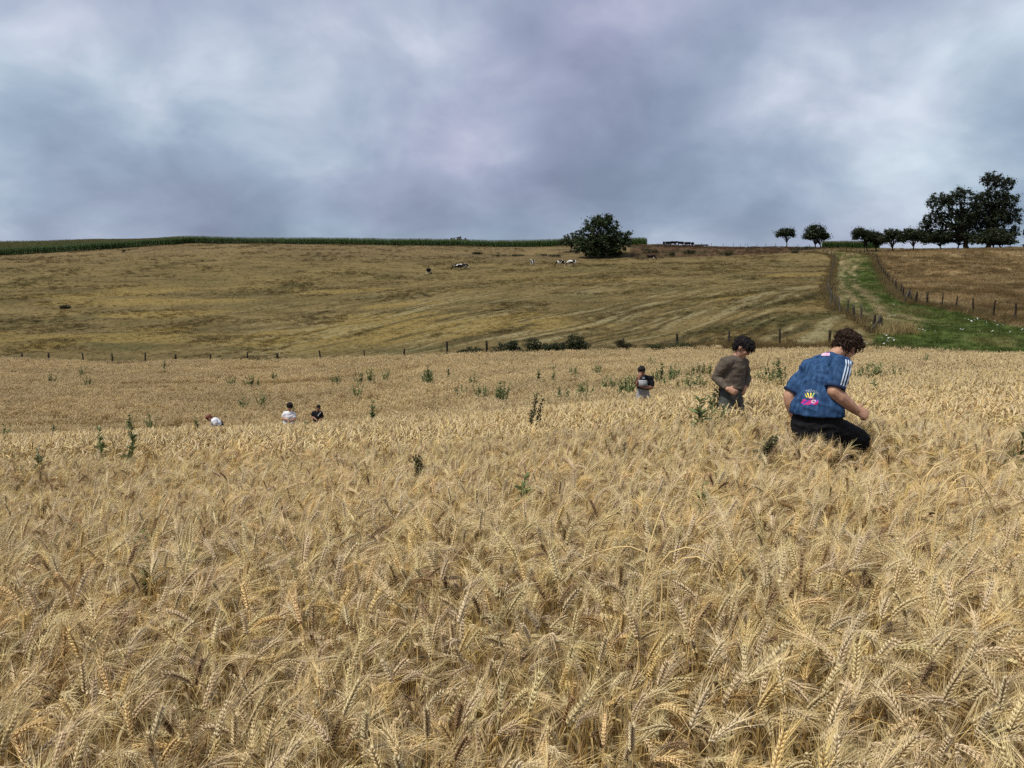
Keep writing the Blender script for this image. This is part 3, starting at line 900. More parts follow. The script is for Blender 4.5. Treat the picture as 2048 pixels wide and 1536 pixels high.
def build_fence(name, pts, label, heights, rad, mat, r, lean=.06, wires=(.45, .8, 1.05)):
    root = empty(name, tuple(pts[0]), label, 'fence', 'wire fences around the pasture')
    meshes = [post_mesh(r, 1.0, 1.0 * rad, mat) for _ in range(4)]
    tops = []
    for i, p in enumerate(pts):
        h = heights if np.isscalar(heights) else heights[i]
        h *= r.uniform(.9, 1.08)
        o = obj('post', meshes[i % 4], root, tuple(np.asarray(p) - np.asarray(pts[0])))
        k = r.uniform(.8, 1.25)
        o.scale = (k, k, h)
        o.rotation_euler = (r.normal(0, lean), r.normal(0, lean), r.uniform(0, 6.28))
    base = np.asarray(pts) - np.asarray(pts[0])
    hh = 1.15 if not np.isscalar(heights) else heights
    for w in wires:
        path = base + np.array((0, 0, w * hh / 1.15))
        q = np.linspace(0, len(path) - 1, (len(path) - 1) * 3 + 1)
        pp = np.stack([np.interp(q, np.arange(len(path)), path[:, k]) for k in range(3)], 1)
        pp[:, 2] -= .04 * np.sin((q % 1) * math.pi)
        V, T = tube(pp, .0028, sides=3)
        obj('wire', fastmesh('wire', V, T, M['wire']), root)
    return root
def build_fences():
    r = np.random.default_rng(41)
    xs = [-40, 34, 89, 159, 217, 282, 345, 415, 489, 552, 638, 726, 806, 894, 973, 1065, 1157, 1250, 1356, 1460, 1563, 1663]
    pts = []
    for x in xs:
        u = (x - 1024) / F
        pts.append(on_ground(x, float(wheat_edge(u)) + 1.6 + .6 * (x > 850) + 1.2 * (x > 1200) + 1.8 * (x > 1640)))
    pts.append(hit(1747, 664))
    hs = [1.4 if 860 < x < 1600 else 1.15 for x in xs] + [1.4]
    build_fence('pasture_fence', pts, 'long post and wire fence between the wheat and the pasture', hs, .08, M['post'], r)
    build_fence('lane_fence', FENCE_LANE_LEFT, 'weathered post fence on the pasture side of the green lane', 1.3, .085, M['post_grey'], r, .09, )
    build_fence('lane_fence', FENCE_LANE_RIGHT, 'dark post fence between the green lane and the straw coloured field', 1.35, .085, M['post'], r, .07)
    pts = [on_ground(x, 237.0) for x in (1398, 1418, 1441, 1461, 1476, 1484, 1491, 1508, 1526, 1545, 1590, 1612)]
    build_fence('skyline_fence', pts, 'thin post fence on the skyline above the brown bank', 1.25, .06, M['post'], r)
    fx = [(42, 511.5), (92, 508.5), (120, 507), (148, 505.5), (170, 504), (200, 501.5), (238, 498.5), (258, 497), (300, 494), (318, 493)]
    pts = [hit(*p) for p in fx] + [on_ground(x, 254.5) for x in (401, 445, 465, 488, 525, 560, 590, 637, 700, 760, 830, 900, 1006, 1080)]
    build_fence('maize_fence', pts, 'pale stake fence along the front of the maize', 1.15, .05, M['post_grey'], r)
    # the stout corner post with its brace, where the pasture fence meets the lane
    c = FENCE_CORNER
    e = empty('corner_post', tuple(c), 'stout weathered corner post with a leaning brace beside the lane', 'post')
    o = obj('post', post_mesh(r, 1.25, .11, M['post_grey'], 10), e)
    V, T = tube([(-.9, -.25, -.1), (-.45, -.12, .45), (-.03, 0, 1.0)], .07, sides=7)
    obj('brace', fastmesh('brace', V, T, M['post_grey'], False), e)
    V, T = tube([(.12, -.04, -.1), (.16, -.05, .6), (.13, -.03, 1.1)], .06, sides=7)
    obj('stake', fastmesh('stake', V, T, M['post'], False), e)
    # straining posts beside the straw coloured field
    e = empty('brace_posts', tuple(hit(1817, 605)), 'pair of grey posts leaning together in the lane fence', 'post')
    for s in (-1, 1):
        V, T = tube([(.45 * s, 0, -.1), (.25 * s, 0, .6), (.06 * s, 0, 1.25)], .08, sides=7)
        obj('post', fastmesh('post', V, T, M['post_grey'], False), e)

# ------------------------------------------------------------------ trees and shrubs
def leaf_cloud(r, centres, radii, per, size, shade=(.045, .068, .02), flat=1.0):
    """many small leaf faces spread round the given centres"""
    n = len(centres) * per
    c = np.repeat(centres, per, 0); R = np.repeat(radii, per)
    d = r.normal(0, 1, (n, 3)); d /= np.linalg.norm(d, axis=1, keepdims=True)
    sq = np.repeat(r.uniform(.6, 1.35, (len(centres), 3)), per, 0)
    pos = c + d * (R * np.abs(r.normal(0, .62, n)))[:, None] * sq * np.array((1, 1, flat))
    nrm = d * .6 + r.normal(0, .6, (n, 3)) + np.array((0, 0, .5))
    nrm /= np.linalg.norm(nrm, axis=1, keepdims=True)
    t = np.cross(nrm, r.normal(0, 1, (n, 3))); t /= np.linalg.norm(t, axis=1, keepdims=True) + 1e-9
    b = np.cross(nrm, t)
    s = size * r.uniform(.55, 1.3, n)[:, None]
    V = np.stack([pos - t * s, pos + b * s * .55, pos + t * s, pos - b * s * .55], 1).reshape(-1, 3)
    q = np.arange(n) * 4
    T = np.concatenate([np.stack([q, q + 1, q + 2], 1), np.stack([q, q + 2, q + 3], 1)])
    cl = .68 * np.repeat(r.uniform(.7, 1.35, (len(centres), 1)), per, 0) * r.uniform(.75, 1.3, (n, 1)) * np.asarray(shade)
    cl = cl * np.stack([r.uniform(.85, 1.25, n), np.ones(n), r.uniform(.8, 1.1, n)], 1)
    return V, T, np.repeat(cl, 4, 0)
def sample_lobes(r, lobes, n, shell=.45):
    w = np.array([l[1][0] * l[1][1] * l[1][2] for l in lobes]) ** (2 / 3)
    k = r.choice(len(lobes), n, p=w / w.sum())
    d = r.normal(0, 1, (n, 3)); d /= np.linalg.norm(d, axis=1, keepdims=True)
    rad = (shell + (1 - shell) * r.random(n) ** .6)[:, None]
    return np.array([lobes[i][0] for i in k]) + d * rad * np.array([lobes[i][1] for i in k])
def make_tree(name, label, cat, base, Y, lobes_px, trunk_r, n_cl, per, leaf, r, shade=(.04, .062, .018), cl_r=.8, shell=.35, group=None, limbs=26, fork=.35, deep=.8, trunks=None):
    base = np.asarray(base, float)
    mpp = Y / F
    lobes = []
    for (px, py, rx, ry) in lobes_px:
        c = P(px, py, base[1]) - base
        lobes.append((c, (max(rx * mpp - cl_r * .6, .3), max(rx * mpp * deep - cl_r * .6, .3), max(ry * mpp - cl_r * .6, .3))))
    root = empty(name, tuple(base), label, cat, group)
    cen = sample_lobes(r, lobes, n_cl, shell)
    cen[:, 2] = np.maximum(cen[:, 2], .25)
    rad = cl_r * r.uniform(.6, 1.25, n_cl)
    V, T, C = leaf_cloud(r, cen, rad, per, leaf, shade, .8)
    obj('crown', fastmesh('crown', V, T, M['leaf'], False, C), root)
    top = cen[:, 2].mean()
    for tx in (trunks or (0.0,)):
        m = MB()
        mid = np.array((tx + (cen[:, 0].mean() - tx) * .3, cen[:, 1].mean() * .2, top * fork))
        q = np.linspace(0, 1, 6)
        path = np.stack([tx + (mid[0] - tx) * q ** 1.5, mid[1] * q, -.3 + (mid[2] + .3) * q], 1)
        path[1:-1, :2] += r.normal(0, trunk_r * .25, (4, 2))
        m.add(*tube(path, trunk_r * np.array((1.35, 1.08, .97, .9, .84, .78)), sides=9))
        order = r.permutation(n_cl)[:limbs]
        for k in order:
            e = cen[k]
            s = path[-1] if r.random() < .7 else path[-2]
            a = s + (e - s) * .4 + np.array((0, 0, abs(e[2] - s[2]) * .15 + .1)) + r.normal(0, .12, 3) * top * .15
            b = s + (e - s) * .75 + r.normal(0, .08, 3) * top * .15
            m.add(*tube([s, a, b, e], trunk_r * np.array((.45, .28, .16, .05)), sides=5))
        V, T, _ = m.arrays()
        obj('trunk', fastmesh('trunk', V, T, M['bark']), root)
    return root
def make_bush(name, label, base, Y, lobes_px, n_cl, per, leaf, r, shade, cl_r=.3, group=None, cat='bush'):
    base = np.asarray(base, float); mpp = Y / F
    lobes = [(P(px, py, base[1]) - base, (max(rx * mpp - cl_r * .5, .12), max(rx * mpp * .7 - cl_r * .5, .12), max(ry * mpp - cl_r * .5, .1))) for (px, py, rx, ry) in lobes_px]
    root = empty(name, tuple(base), label, cat, group)
    cen = sample_lobes(r, lobes, n_cl, .3); cen[:, 2] = np.maximum(cen[:, 2], .1)
    V, T, C = leaf_cloud(r, cen, cl_r * r.uniform(.6, 1.3, n_cl), per, leaf, shade)
    obj('foliage', fastmesh('foliage', V, T, M['leaf'], False, C), root)
    m = MB()
    for k in r.permutation(n_cl)[:14]:
        e = cen[k]
        g = np.array((e[0] * .35, e[1] * .35, 0)); g[2] = float(height(base[0] + g[0], base[1] + g[1])) - base[2] - .05
        m.add(*tube([g, (g + e) / 2 + np.array((0, 0, .1)), e], [.02, .014, .006], sides=4))
    V, T, _ = m.arrays()
    st = obj('stems', fastmesh('stems', V, T, M['bark']), root); st['kind'] = 'stuff'
    return root
def build_trees():
    r = np.random.default_rng(53)
    b = hit(1205, 515.5)
    make_tree('broad_tree', 'big round dark green tree on the pasture slope, crown down to the grass', 'tree', b, b[1],
              [(1203, 462, 46, 36), (1190, 488, 46, 26), (1228, 485, 40, 27), (1255, 474, 15, 16), (1160, 492, 20, 20), (1210, 440, 27, 15), (1185, 505, 30, 10), (1225, 506, 26, 8)], .5, 620, 46, .27, r,
              (.036, .060, .017), 1.02, .35, limbs=40)
    b2 = on_ground(1140, b[1] + 14)
    make_tree('grey_bush_tree', 'lower paler bushy tree leaning out behind the big round tree', 'tree', b2, b2[1], [(1147, 478, 22, 15), (1130, 484, 16, 9), (1158, 470, 16, 15)], .15, 130, 34, .22, r, (.06, .085, .03), .6, .35)
    b = on_ground(918, 296)
    make_tree('small_tree', 'small lone tree poking up behind the maize', 'tree', b, 296, [(906, 481, 8, 7), (918, 478, 9, 8), (929, 480, 9, 8), (917, 484, 15, 5)], .14, 60, 26, .26, r, (.03, .05, .02), .6, .2)
    b = on_ground(1568, 238.5)
    make_tree('hedgerow_tree', 'small flat topped tree on a thin forked trunk on the skyline', 'tree', b, 238, [(1571, 465, 21, 11), (1557, 471, 9, 7), (1585, 470, 9, 7)], .17, 110, 34, .25, r, (.032, .05, .016), .9, .3, fork=.42, group='pair of skyline trees')
    b = on_ground(1630, 238.5)
    make_tree('hedgerow_tree', 'dense rounded tree with two short trunks on the skyline', 'tree', b, 238, [(1631, 464, 24, 17), (1645, 473, 17, 10), (1616, 473, 14, 9)], .2, 220, 40, .26, r, (.03, .047, .014), .92, .3, fork=.3, group='pair of skyline trees', trunks=(-.9, 1.0))
    # orchard trees in front of the tall group
    orch = [(1728, 498.5, [(1717, 464, 15, 11), (1732, 472, 14, 14), (1712, 474, 9, 8)], 'ragged orchard tree with open crown at the end of the orchard row'),
            (1752, 503, [(1748, 474, 19, 14), (1756, 482, 17, 10)], 'small rounded orchard tree on a slim trunk beside the ragged one'),
            (1785, 504, [(1785, 469, 24, 14), (1771, 477, 17, 10), (1801, 476, 17, 12)], 'spreading orchard tree with forked trunk in the middle of the row'),
            (1827, 502, [(1823, 467, 27, 14), (1842, 476, 21, 12), (1808, 476, 18, 10)], 'wide orchard tree with forked trunk next to the tall trees'),
            (1874, 500, [(1872, 473, 28, 15), (1857, 480, 18, 10), (1892, 482, 18, 9)], 'low orchard tree in front of the tall trees')]
    for x, y, lob, lb in orch:
        b = hit(x, y) if y > 501 else on_ground(x, 205)
        make_tree('orchard_tree', lb, 'tree', b, b[1], lob, .17, 230, 38, .2, r, (.030, .044, .013) if x < 1860 else (.042, .06, .016), .75, .25, group='orchard trees', fork=.30, limbs=22)
    b = on_ground(1924, 201)
    make_tree('tall_tree', 'tall spreading tree with thick trunk behind the orchard trees', 'tree', b, 201,
              [(1882, 402, 32, 22), (1920, 396, 36, 24), (1868, 436, 26, 24), (1905, 440, 40, 28), (1940, 430, 30, 28), (1850, 455, 15, 22), (1880, 470, 40, 16), (1935, 470, 36, 16), (1955, 420, 20, 24)], .62, 600, 46, .23, r,
              (.026, .040, .014), .88, .25, group='tall trees on the hilltop', limbs=60, fork=.4)
    b = on_ground(1966, 203)
    make_tree('tall_tree', 'tallest tree on the hilltop, high crown leaning over to one side', 'tree', b, 203,
              [(1985, 360, 25, 20), (2008, 368, 26, 16), (2028, 366, 9, 8), (1972, 395, 30, 24), (2005, 400, 34, 24), (1985, 432, 36, 28), (2020, 436, 24, 26), (2038, 430, 12, 20), (2026, 468, 20, 20), (1958, 452, 26, 26), (1990, 468, 30, 18), (1960, 405, 20, 20)], .6, 650, 46, .23, r,
              (.026, .040, .014), .88, .25, group='tall trees on the hilltop', limbs=60, fork=.4)
    b = on_ground(2062, 204)
    make_tree('tall_tree', 'tall tree at the end of the hilltop group beside the low dark roof', 'tree', b, 204, [(2066, 430, 20, 40), (2058, 465, 14, 14)], .4, 150, 36, .24, r, (.026, .04, .014), .7, .25, group='tall trees on the hilltop')
    b = on_ground(1986, 197)
    make_tree('understorey_tree', 'low wide dark tree with two leaning trunks under the tall trees', 'tree', b, 197, [(1985, 474, 40, 13), (1960, 482, 28, 9), (2010, 484, 28, 8), (1990, 463, 22, 10)], .22, 300, 42, .2, r, (.034, .048, .015), .6, .3, trunks=(-1.3, .9), fork=.35)
    b = on_ground(1905, 208)
    make_tree('understorey_tree', 'dark undergrowth tree filling the space behind the orchard trees', 'tree', b, 208, [(1912, 474, 26, 13), (1945, 478, 24, 11)], .2, 170, 40, .2, r, (.024, .034, .012), .6, .3, fork=.35)
    # brambles along the foot of the pasture
    G = 'brambles along the pasture fence'
    def bush(px, lob, lb, n, shade=(.04, .055, .017), leaf=.045, cl=.2, dy=.8, per=26):
        u = (px - 1024) / F
        b = on_ground(px, float(wheat_edge(u)) + dy)
        make_bush('bramble', lb, b, b[1], lob, int(n * 1.8), per, leaf, r, shade, cl, G)
    bush(948, [(945, 702, 26, 11), (925, 706, 16, 8)], 'low dark bramble at the end of the hedge by a tall post', 80)
    bush(1008, [(1010, 696, 26, 15), (1030, 701, 20, 11)], 'dark bramble with white flowers at its foot', 110)
    bush(1030, [(1026, 690, 12, 12)], 'upright grey green shrub rising from the brambles', 50, (.06, .075, .03))
    bush(1065, [(1064, 689, 22, 16), (1088, 696, 20, 12)], 'dense bramble grown round a fence post', 100)
    bush(1112, [(1112, 696, 28, 13)], 'low bramble between two taller ones in the hedge', 80)
    bush(1152, [(1150, 683, 22, 20), (1165, 694, 22, 15), (1133, 693, 18, 14)], 'tallest bramble thicket on the pasture fence', 150)
    bush(1247, [(1240, 686, 12, 9), (1255, 692, 12, 7)], 'ragged bramble by a post, brown among the leaves', 60, (.07, .06, .025))
    bush(1325, [(1310, 694, 18, 5), (1340, 695, 14, 5)], 'low green grassy hump in the verge', 60, (.085, .095, .03))
    bush(1385, [(1365, 691, 24, 7), (1345, 693, 14, 5)], 'soft green hump of meadow plants in the verge', 70, (.085, .095, .03))
    G2 = 'scrub on the upper slope'
    sc = [(1300, 506, [(1292, 499, 12, 5), (1310, 501, 9, 4)], 'dark gorse clump on the bank near the big tree'), (1345, 511, [(1344, 507, 6, 3.5)], 'small dark shrub low on the bank'),
          (1378, 508, [(1374, 502, 11, 6), (1386, 502, 6, 5)], 'two headed shrub on the bank below the trough'), (1455, 512, [(1454, 506, 14, 5.5)], 'broad low shrub at the foot of the bank'),
          (1115, 514, [(1112, 510, 14, 4), (1085, 509, 14, 3)], 'low scrub on the terrace beside the big tree'), (1010, 513, [(1000, 510, 16, 2.5), (1035, 510, 16, 2.5)], 'strip of scrub along the terrace'),
          (960, 508, [(955, 505, 12, 2.5)], 'small scrub patch on the terrace below the maize'), (1595, 506, [(1590, 503, 8, 2.5)], 'dark low shrub beside the upper lane fence'),
          (1600, 500, [(1598, 496, 14, 4), (1620, 494, 12, 4)], 'tangled brown green hedge bank under the skyline trees'), (135, 617, [(130, 613, 11, 4)], 'dark green patch of nettles alone in the dry pasture')]
    for x, y, lob, lb in sc:
        b = hit(x, y)
        make_bush('scrub', lb, b, b[1], [(q[0], q[1] + .8, q[2] * 1.1, q[3] * .8) for q in lob], 70, 22, .12, r, (.085, .085, .035), .32, G2)

# ------------------------------------------------------------------ weeds and flowers
def weed_meshes(r, style):
    """unit-height weed; style 0 leafy spire, 1 open branching, 2 seeded top"""
    S, Lf = MB(), MB()
    nb = (2, 7, 3)[style]
    g = np.array((.185, .215, .085)) if style != 2 else np.array((.11, .125, .05))
    stems = []
    for k in range(nb):
        an = r.uniform(0, 6.28); sp = 0 if k == 0 else (r.uniform(.02, .05) if style == 0 else r.uniform(.08, .24))
        hgt = 1 if k == 0 else r.uniform(.72, .95)
        q = np.linspace(0, 1, 7)
        path = np.stack([math.cos(an) * sp * q ** 1.4 + .015 * np.sin(q * 5 + an), math.sin(an) * sp * q ** 1.4 + .015 * np.cos(q * 4 + an) - .015, q * hgt], 1)
        path[0, :2] = 0
        stems.append(path)
        S.add(*tube(path, np.linspace(.009, .003, 7), sides=4), c=(.16, .17, .07))
    for path in stems:
        for k in range((95, 46, 34)[style]):
            f = r.uniform(.12, 1.0)
            c = np.array([np.interp(f, np.linspace(0, 1, 7), path[:, j]) for j in range(3)])
            an = r.uniform(0, 6.28)
            up = r.uniform(.55, 1.7) if style != 1 else r.uniform(.9, 2.4)
            d = unit((math.cos(an), math.sin(an), up))
            ll = (.15, .15, .13)[style] * (1.1 - .7 * f) * r.uniform(.6, 1.3) + .022
            q = np.linspace(0, 1, 4)
            pp = c + d * (ll * q)[:, None] - np.array((0, 0, 1)) * (ll * .35 * q ** 2)[:, None]
            Lf.add(*ribbon(pp, ll * np.array((.10, .24, .19, .02)), unit(r.normal(0, .5, 3) + (0, 0, 1))), c=g * r.uniform(.65, 1.4))
        if style == 2:
            for k in range(46):
                f = r.uniform(.72, 1.0)
                c = np.array([np.interp(f, np.linspace(0, 1, 7), path[:, j]) for j in range(3)]) + r.normal(0, .014, 3)
                Lf.add(*ellipsoid(c, .009, .009, .012, nu=5, nv=3), c=np.array((.11, .085, .045)) * r.uniform(.5, 1.5))
    return S, Lf
def build_weeds():
    r = np.random.default_rng(61)
    src = {}
    for st in range(3):
        src[st] = []
        for k in range(4):
            S, Lf = weed_meshes(r, st)
            src[st].append((S.mesh('stem', M['weed']), Lf.mesh('leaves', M['weed'], False)))
    def weed(px, top, base, st, label, group=None, dark=1.0, lean=0.0, wide=1.0, d=None):
        g = hit(px, base, .60) if d is None else on_ground(px, d)
        t = P(px, top, g[1])
        h = max(t[2] - g[2], .5) * (1.0 if group and not lean else 1.06)
        gx = g[0] - (h * math.tan(lean) * .7 if lean else 0)
        if group is None or lean: PEOPLE_SPOTS.append((g[0], g[1] - .10, .17))
        e = empty('weed', (gx, g[1], g[2] - .02), label, 'weed', group, r.uniform(0, 6.28))
        w = wide * h * 1.1
        e.scale = (w, w, h)
        if lean: e.rotation_euler = (0, lean, 0); e.scale = (w, w, h / math.cos(lean))
        k = int(r.integers(4))
        c = dark * r.uniform(.85, 1.2)
        for nm, me in zip(('stem', 'leaves'), src[st][k]):
            o = obj(nm, me, e); o.color = (c * .95, c, c * .9, 1)
    fg = [(268, 858, 945, 0, 'tallest leafy green weed spire rising from the wheat', .9, 0, .8), (393, 838, 880, 0, 'dark green weed spire just in front of the bending person', .9, 0, .8),
          (207, 862, 918, 0, 'thin green weed spire beside the tallest one', .9, 0, .7), (80, 905, 955, 0, 'dull green weed sunk among wheat ears near the tallest weed spire', .7, 0, .8),
          (836, 916, 985, 2, 'dark seeded weed with green leaves at its foot', .8, 0, .8), (1042, 958, 1030, 0, 'leaning green weed with broad leaves amid the wheat', 1.0, .12, .8),
          (1247, 893, 940, 2, 'thin wiry dark weed standing alone in wheat', .7, 0, .6), (1406, 975, 1030, 0, 'small pale green weed almost hidden in wheat', 1.1, 0, .7),
          (1392, 806, 885, 0, 'broad leafy weed in the wheat before the person in brown', 1.0, .1, 1.2), (1432, 778, 840, 2, 'dark stalked weed right beside the person in brown', .8, .15, .9),
          (1415, 800, 860, 1, 'bushy green weed at the feet of the person in brown', 1.0, 0, .9), (2038, 868, 925, 1, 'bushy dark weed in wheat beyond the drooping rye', .8, 0, .9),
          (1067, 795, 862, 2, 'airy dry thistle with thin stems', .9, .1, .9), (290, 1075, 1120, 0, 'low green leaves peeping out of the near wheat', .9, 0, .9),
          (385, 1085, 1110, 0, 'short green sprig in the near wheat', 1.0, 0, .7), (745, 806, 858, 0, 'dark green weed spire past the three distant people', .9, .1, .9),
          (615, 848, 880, 0, 'small weed spire in wheat below the distant person in black', .9, 0, .8), (588, 816, 845, 0, 'leafy weed right beside the distant person in white', .8, 0, .9)]
    for px, t, b, st, lb, dk, ln, wd in fg:
        weed(px, t, b, st, lb, None, dk, ln, wd)
    # a leaning dark bundle of dock beside the person in blue
    for k, (px, t, b, ln) in enumerate([(1522, 874, 922, .5), (1516, 878, 924, .42), (1511, 884, 925, .5), (1504, 890, 927, .45), (1517, 882, 926, .55)]):
        weed(px, t, b, 2, 'dark dock stems leaning over together before the person in blue', 'leaning dock stems', .7, ln, .8)
    G = 'green weeds across the hollow of the wheat field'
    def mid_label(px, b):
        if px < 420: return 'leafy green weed in the hollow, on the far side of the bending person'
        if px < 700: return 'leafy green weed in the hollow behind the two distant people standing together'
        if px < 960: return 'leafy green weed in the hollow between the distant group and the bramble hedge'
        if px < 1120: return 'leafy green weed in the hollow below the bramble hedge'
        if px < 1275: return 'bushy green weed close beside the person with the notebook, on the hedge side'
        if px < 1430: return 'bushy green weed between the notebook holder and the person in taupe'
        if px < 1580: return 'bushy green weed between the person in taupe and the person in blue'
        return 'leafy green weed in the wheat past the person in blue, below the lane'
    mid = [(260, 833, 862), (300, 830, 858), (10, 850, 882), (108, 852, 874), (165, 734, 752), (175, 754, 772), (330, 724, 742), (105, 748, 766), (490, 796, 818), (522, 784, 815), (460, 755, 772), (470, 756, 772),
           (502, 750, 774), (517, 760, 775), (545, 745, 760), (668, 752, 766), (680, 750, 766), (674, 755, 768), (718, 744, 768), (720, 768, 795), (743, 738, 764), (770, 740, 762), (855, 736, 772), (849, 742, 770), (862, 742, 772), (897, 736, 760),
           (925, 772, 790), (957, 770, 798), (970, 772, 796), (1000, 768, 806), (1008, 765, 806), (993, 776, 806), (940, 758, 772), (950, 750, 770), (1078, 740, 765), (1108, 745, 766), (1105, 728, 742), (1140, 735, 752), (1150, 734, 752), (1160, 765, 796), (1172, 762, 796),
           (1120, 775, 800), (1130, 778, 800), (1190, 730, 748), (1200, 734, 750), (1212, 752, 782), (1222, 756, 784), (1248, 758, 790), (1258, 752, 792), (1268, 752, 790), (1240, 770, 792), (1312, 738, 765), (1322, 730, 764), (1340, 732, 760), (1350, 730, 762),
           (1345, 740, 765), (1378, 736, 752), (1395, 728, 748), (1408, 726, 748), (1420, 730, 750), (1385, 748, 775), (1398, 752, 776), (1370, 750, 772), (1330, 752, 776), (1355, 760, 778), (1405, 755, 780), (1545, 726, 768), (1556, 720, 770), (1566, 735, 772), (1530, 738, 764),
           (1540, 750, 774), (1520, 735, 760), (1735, 728, 760), (1745, 724, 760), (1722, 735, 762), (1760, 726, 758), (1788, 734, 757), (1800, 738, 757), (1748, 758, 790), (1851, 708, 730), (1945, 735, 750), (1688, 700, 715), (1300, 716, 730)]
    for k, (px, t, b) in enumerate(mid):
        st = 1 if r.random() < .7 else 0
        weed(px + r.uniform(-2, 2), t - 3, b, st, mid_label(px, b), G, r.uniform(.75, 1.05), 0, r.uniform(.85, 1.3))
    # white umbels and daisies in the verge and the lane
    head = MB()
    for k in range(9):
        an, q = r.uniform(0, 6.28), r.uniform(0, .05)
        head.add(*ellipsoid((q * math.cos(an), q * math.sin(an), r.uniform(-.006, .01)), .022, .022, .009, nu=6, nv=4), c=(.80, .80, .74))
    hm = head.mesh('flower_head', M['weed'])
    V, T = tube([(0, 0, 0), (.01, .01, .5), (0, 0, 1)], [.005, .004, .003], sides=4)
    sm = fastmesh('stem', V, T, M['weed'], True, np.broadcast_to((.09, .12, .04), V.shape))
    pts = [(1719, 674), (1724, 676), (1728, 683), (1735, 688), (1746, 685), (1769, 668), (1773, 671), (1777, 676), (1774, 681), (1768, 687), (1781, 675), (1785, 677), (1788, 680), (1777, 683), (1764, 676), (1838, 658), (1846, 659), (1850, 662),
           (1870, 663), (1921, 658), (1925, 659), (1931, 637), (1937, 639), (1943, 642), (1949, 640), (1955, 637), (1973, 645), (1990, 642), (1995, 650), (2006, 650), (1779, 628), (1784, 630), (1791, 631), (1776, 633), (1788, 609), (1756, 604), (2020, 664), (2044, 659),
           (1960, 662), (1985, 662), (1026, 700), (1031, 703), (1022, 704), (1034, 701), (1029, 706), (1018, 706), (640, 713), (645, 715), (638, 717)]
    for px, py in pts:
        u = (px - 1024) / F
        h = r.uniform(.55, .75)
        g = hit(px, py, h)
        if g[1] < wheat_edge(u) + .15:
            g = on_ground(px, float(wheat_edge(u)) + .3)
        e = empty('white_flower', tuple(g), 'white umbel flower in the grass of the lane' if px > 1100 else 'white umbel flower at the foot of the pasture fence', 'flower', 'white flowers in the lane' if px > 1100 else 'white flowers below the pasture fence', r.uniform(0, 6))
        s = obj('stem', sm, e); s.scale = (1, 1, h)
        hd = obj('flower_head', hm, e, (0, 0, h)); k = r.uniform(.9, 1.5); hd.scale = (k, k, k)
        hd.rotation_euler = (r.normal(.4, .25), r.normal(0, .25), 0)

def build_rye():
    """a few rye stalks, taller than the wheat, bowed over"""
    r = np.random.default_rng(67)
    def stalk(p0, h, reach, drop, label, group):
        q = np.linspace(0, 1, 24)
        ang = np.clip((q - .76) / .22, 0, 1) ** 1.2 * drop
        step = h / 23
        xs = np.cumsum(np.sin(ang) * step); zs = np.cumsum(np.cos(ang) * step)
        path = np.stack([xs + .04 * q * reach, .02 * np.sin(q * 3), zs], 1)
        path[0] = (0, 0, 0)
        e = empty('rye_stalk', tuple(p0), label, 'rye', group, 0 if reach > 0 else math.pi)
        e.rotation_euler[2] += r.normal(0, .35)
        V, T = tube(path, np.linspace(.0034, .0020, 24), sides=5)
        s = obj('stem', fastmesh('stem', V, T, M['wheat_one'], True, np.broadcast_to((.80, .60, .27), V.shape)), e)
        E, A = MB(), MB()
        d = unit(path[-1] - path[-2]); c0 = path[-1]
        for i in range(26):
            f = i / 26
            dd = unit(d + np.array((0, 0, -.5 * f)))
            c = c0 + dd * .13 * f
            sg = 1 if i % 2 else -1
            dv = unit(dd + sg * np.array((0, .42, 0)) + r.normal(0, .05, 3))
            V, T = floret(c, dv, np.array((0, 1.0, 0)), np.cross(dv, (0, 1.0, 0)), .015, .004, 5)
            E.add(V, T, C_EAR * r.uniform(.8, 1.15))
            A.add(*ribbon([c + dv * .012, c + dv * .012 + unit(dd + sg * np.array((0, .25, 0)) + r.normal(0, .05, 3)) * r.uniform(.04, .06)], [.001, .0003], unit(r.normal(0, 1, 3))), c=C_AWN)
        ea = obj('ear', E.mesh('ear', M['wheat_one'], False), e)
        aw = obj('awns', A.mesh('awns', M['wheat_one'], False), ea); aw['kind'] = 'stuff'
    for px, top, d, rc, dr in ((1308, 1088, 2.2, 1, 2.6), (1318, 1108, 2.15, -1, 1.9), (1332, 1095, 2.25, 1, 2.9), (1298, 1120, 2.15, 1, .5)):
        g = on_ground(px, d); t = P(px, top, d)
        stalk(g, (t[2] - g[2]) * 1.13, rc, dr, 'golden rye stalk bent over in a small group amid the wheat', 'bent rye stalks in the near wheat')
    for px, top, d, rc, dr in ((1860, 940, 3.2, 1, 2.7), (1874, 935, 3.15, 1, 2.9), (1900, 960, 3.0, 1, 2.5), (1920, 962, 3.1, 1, 2.8), (1852, 955, 3.2, -1, 2.6), (1895, 990, 2.95, 1, 2.2), (1955, 905, 3.6, 1, 2.6), (1975, 908, 3.7, -1, 2.4)):
        g = on_ground(px, d); t = P(px, top, d)
        stalk(g, (t[2] - g[2]) * 1.16, rc, dr, 'tall drooping rye stalk in the clump behind the near wheat', 'drooping rye clump')

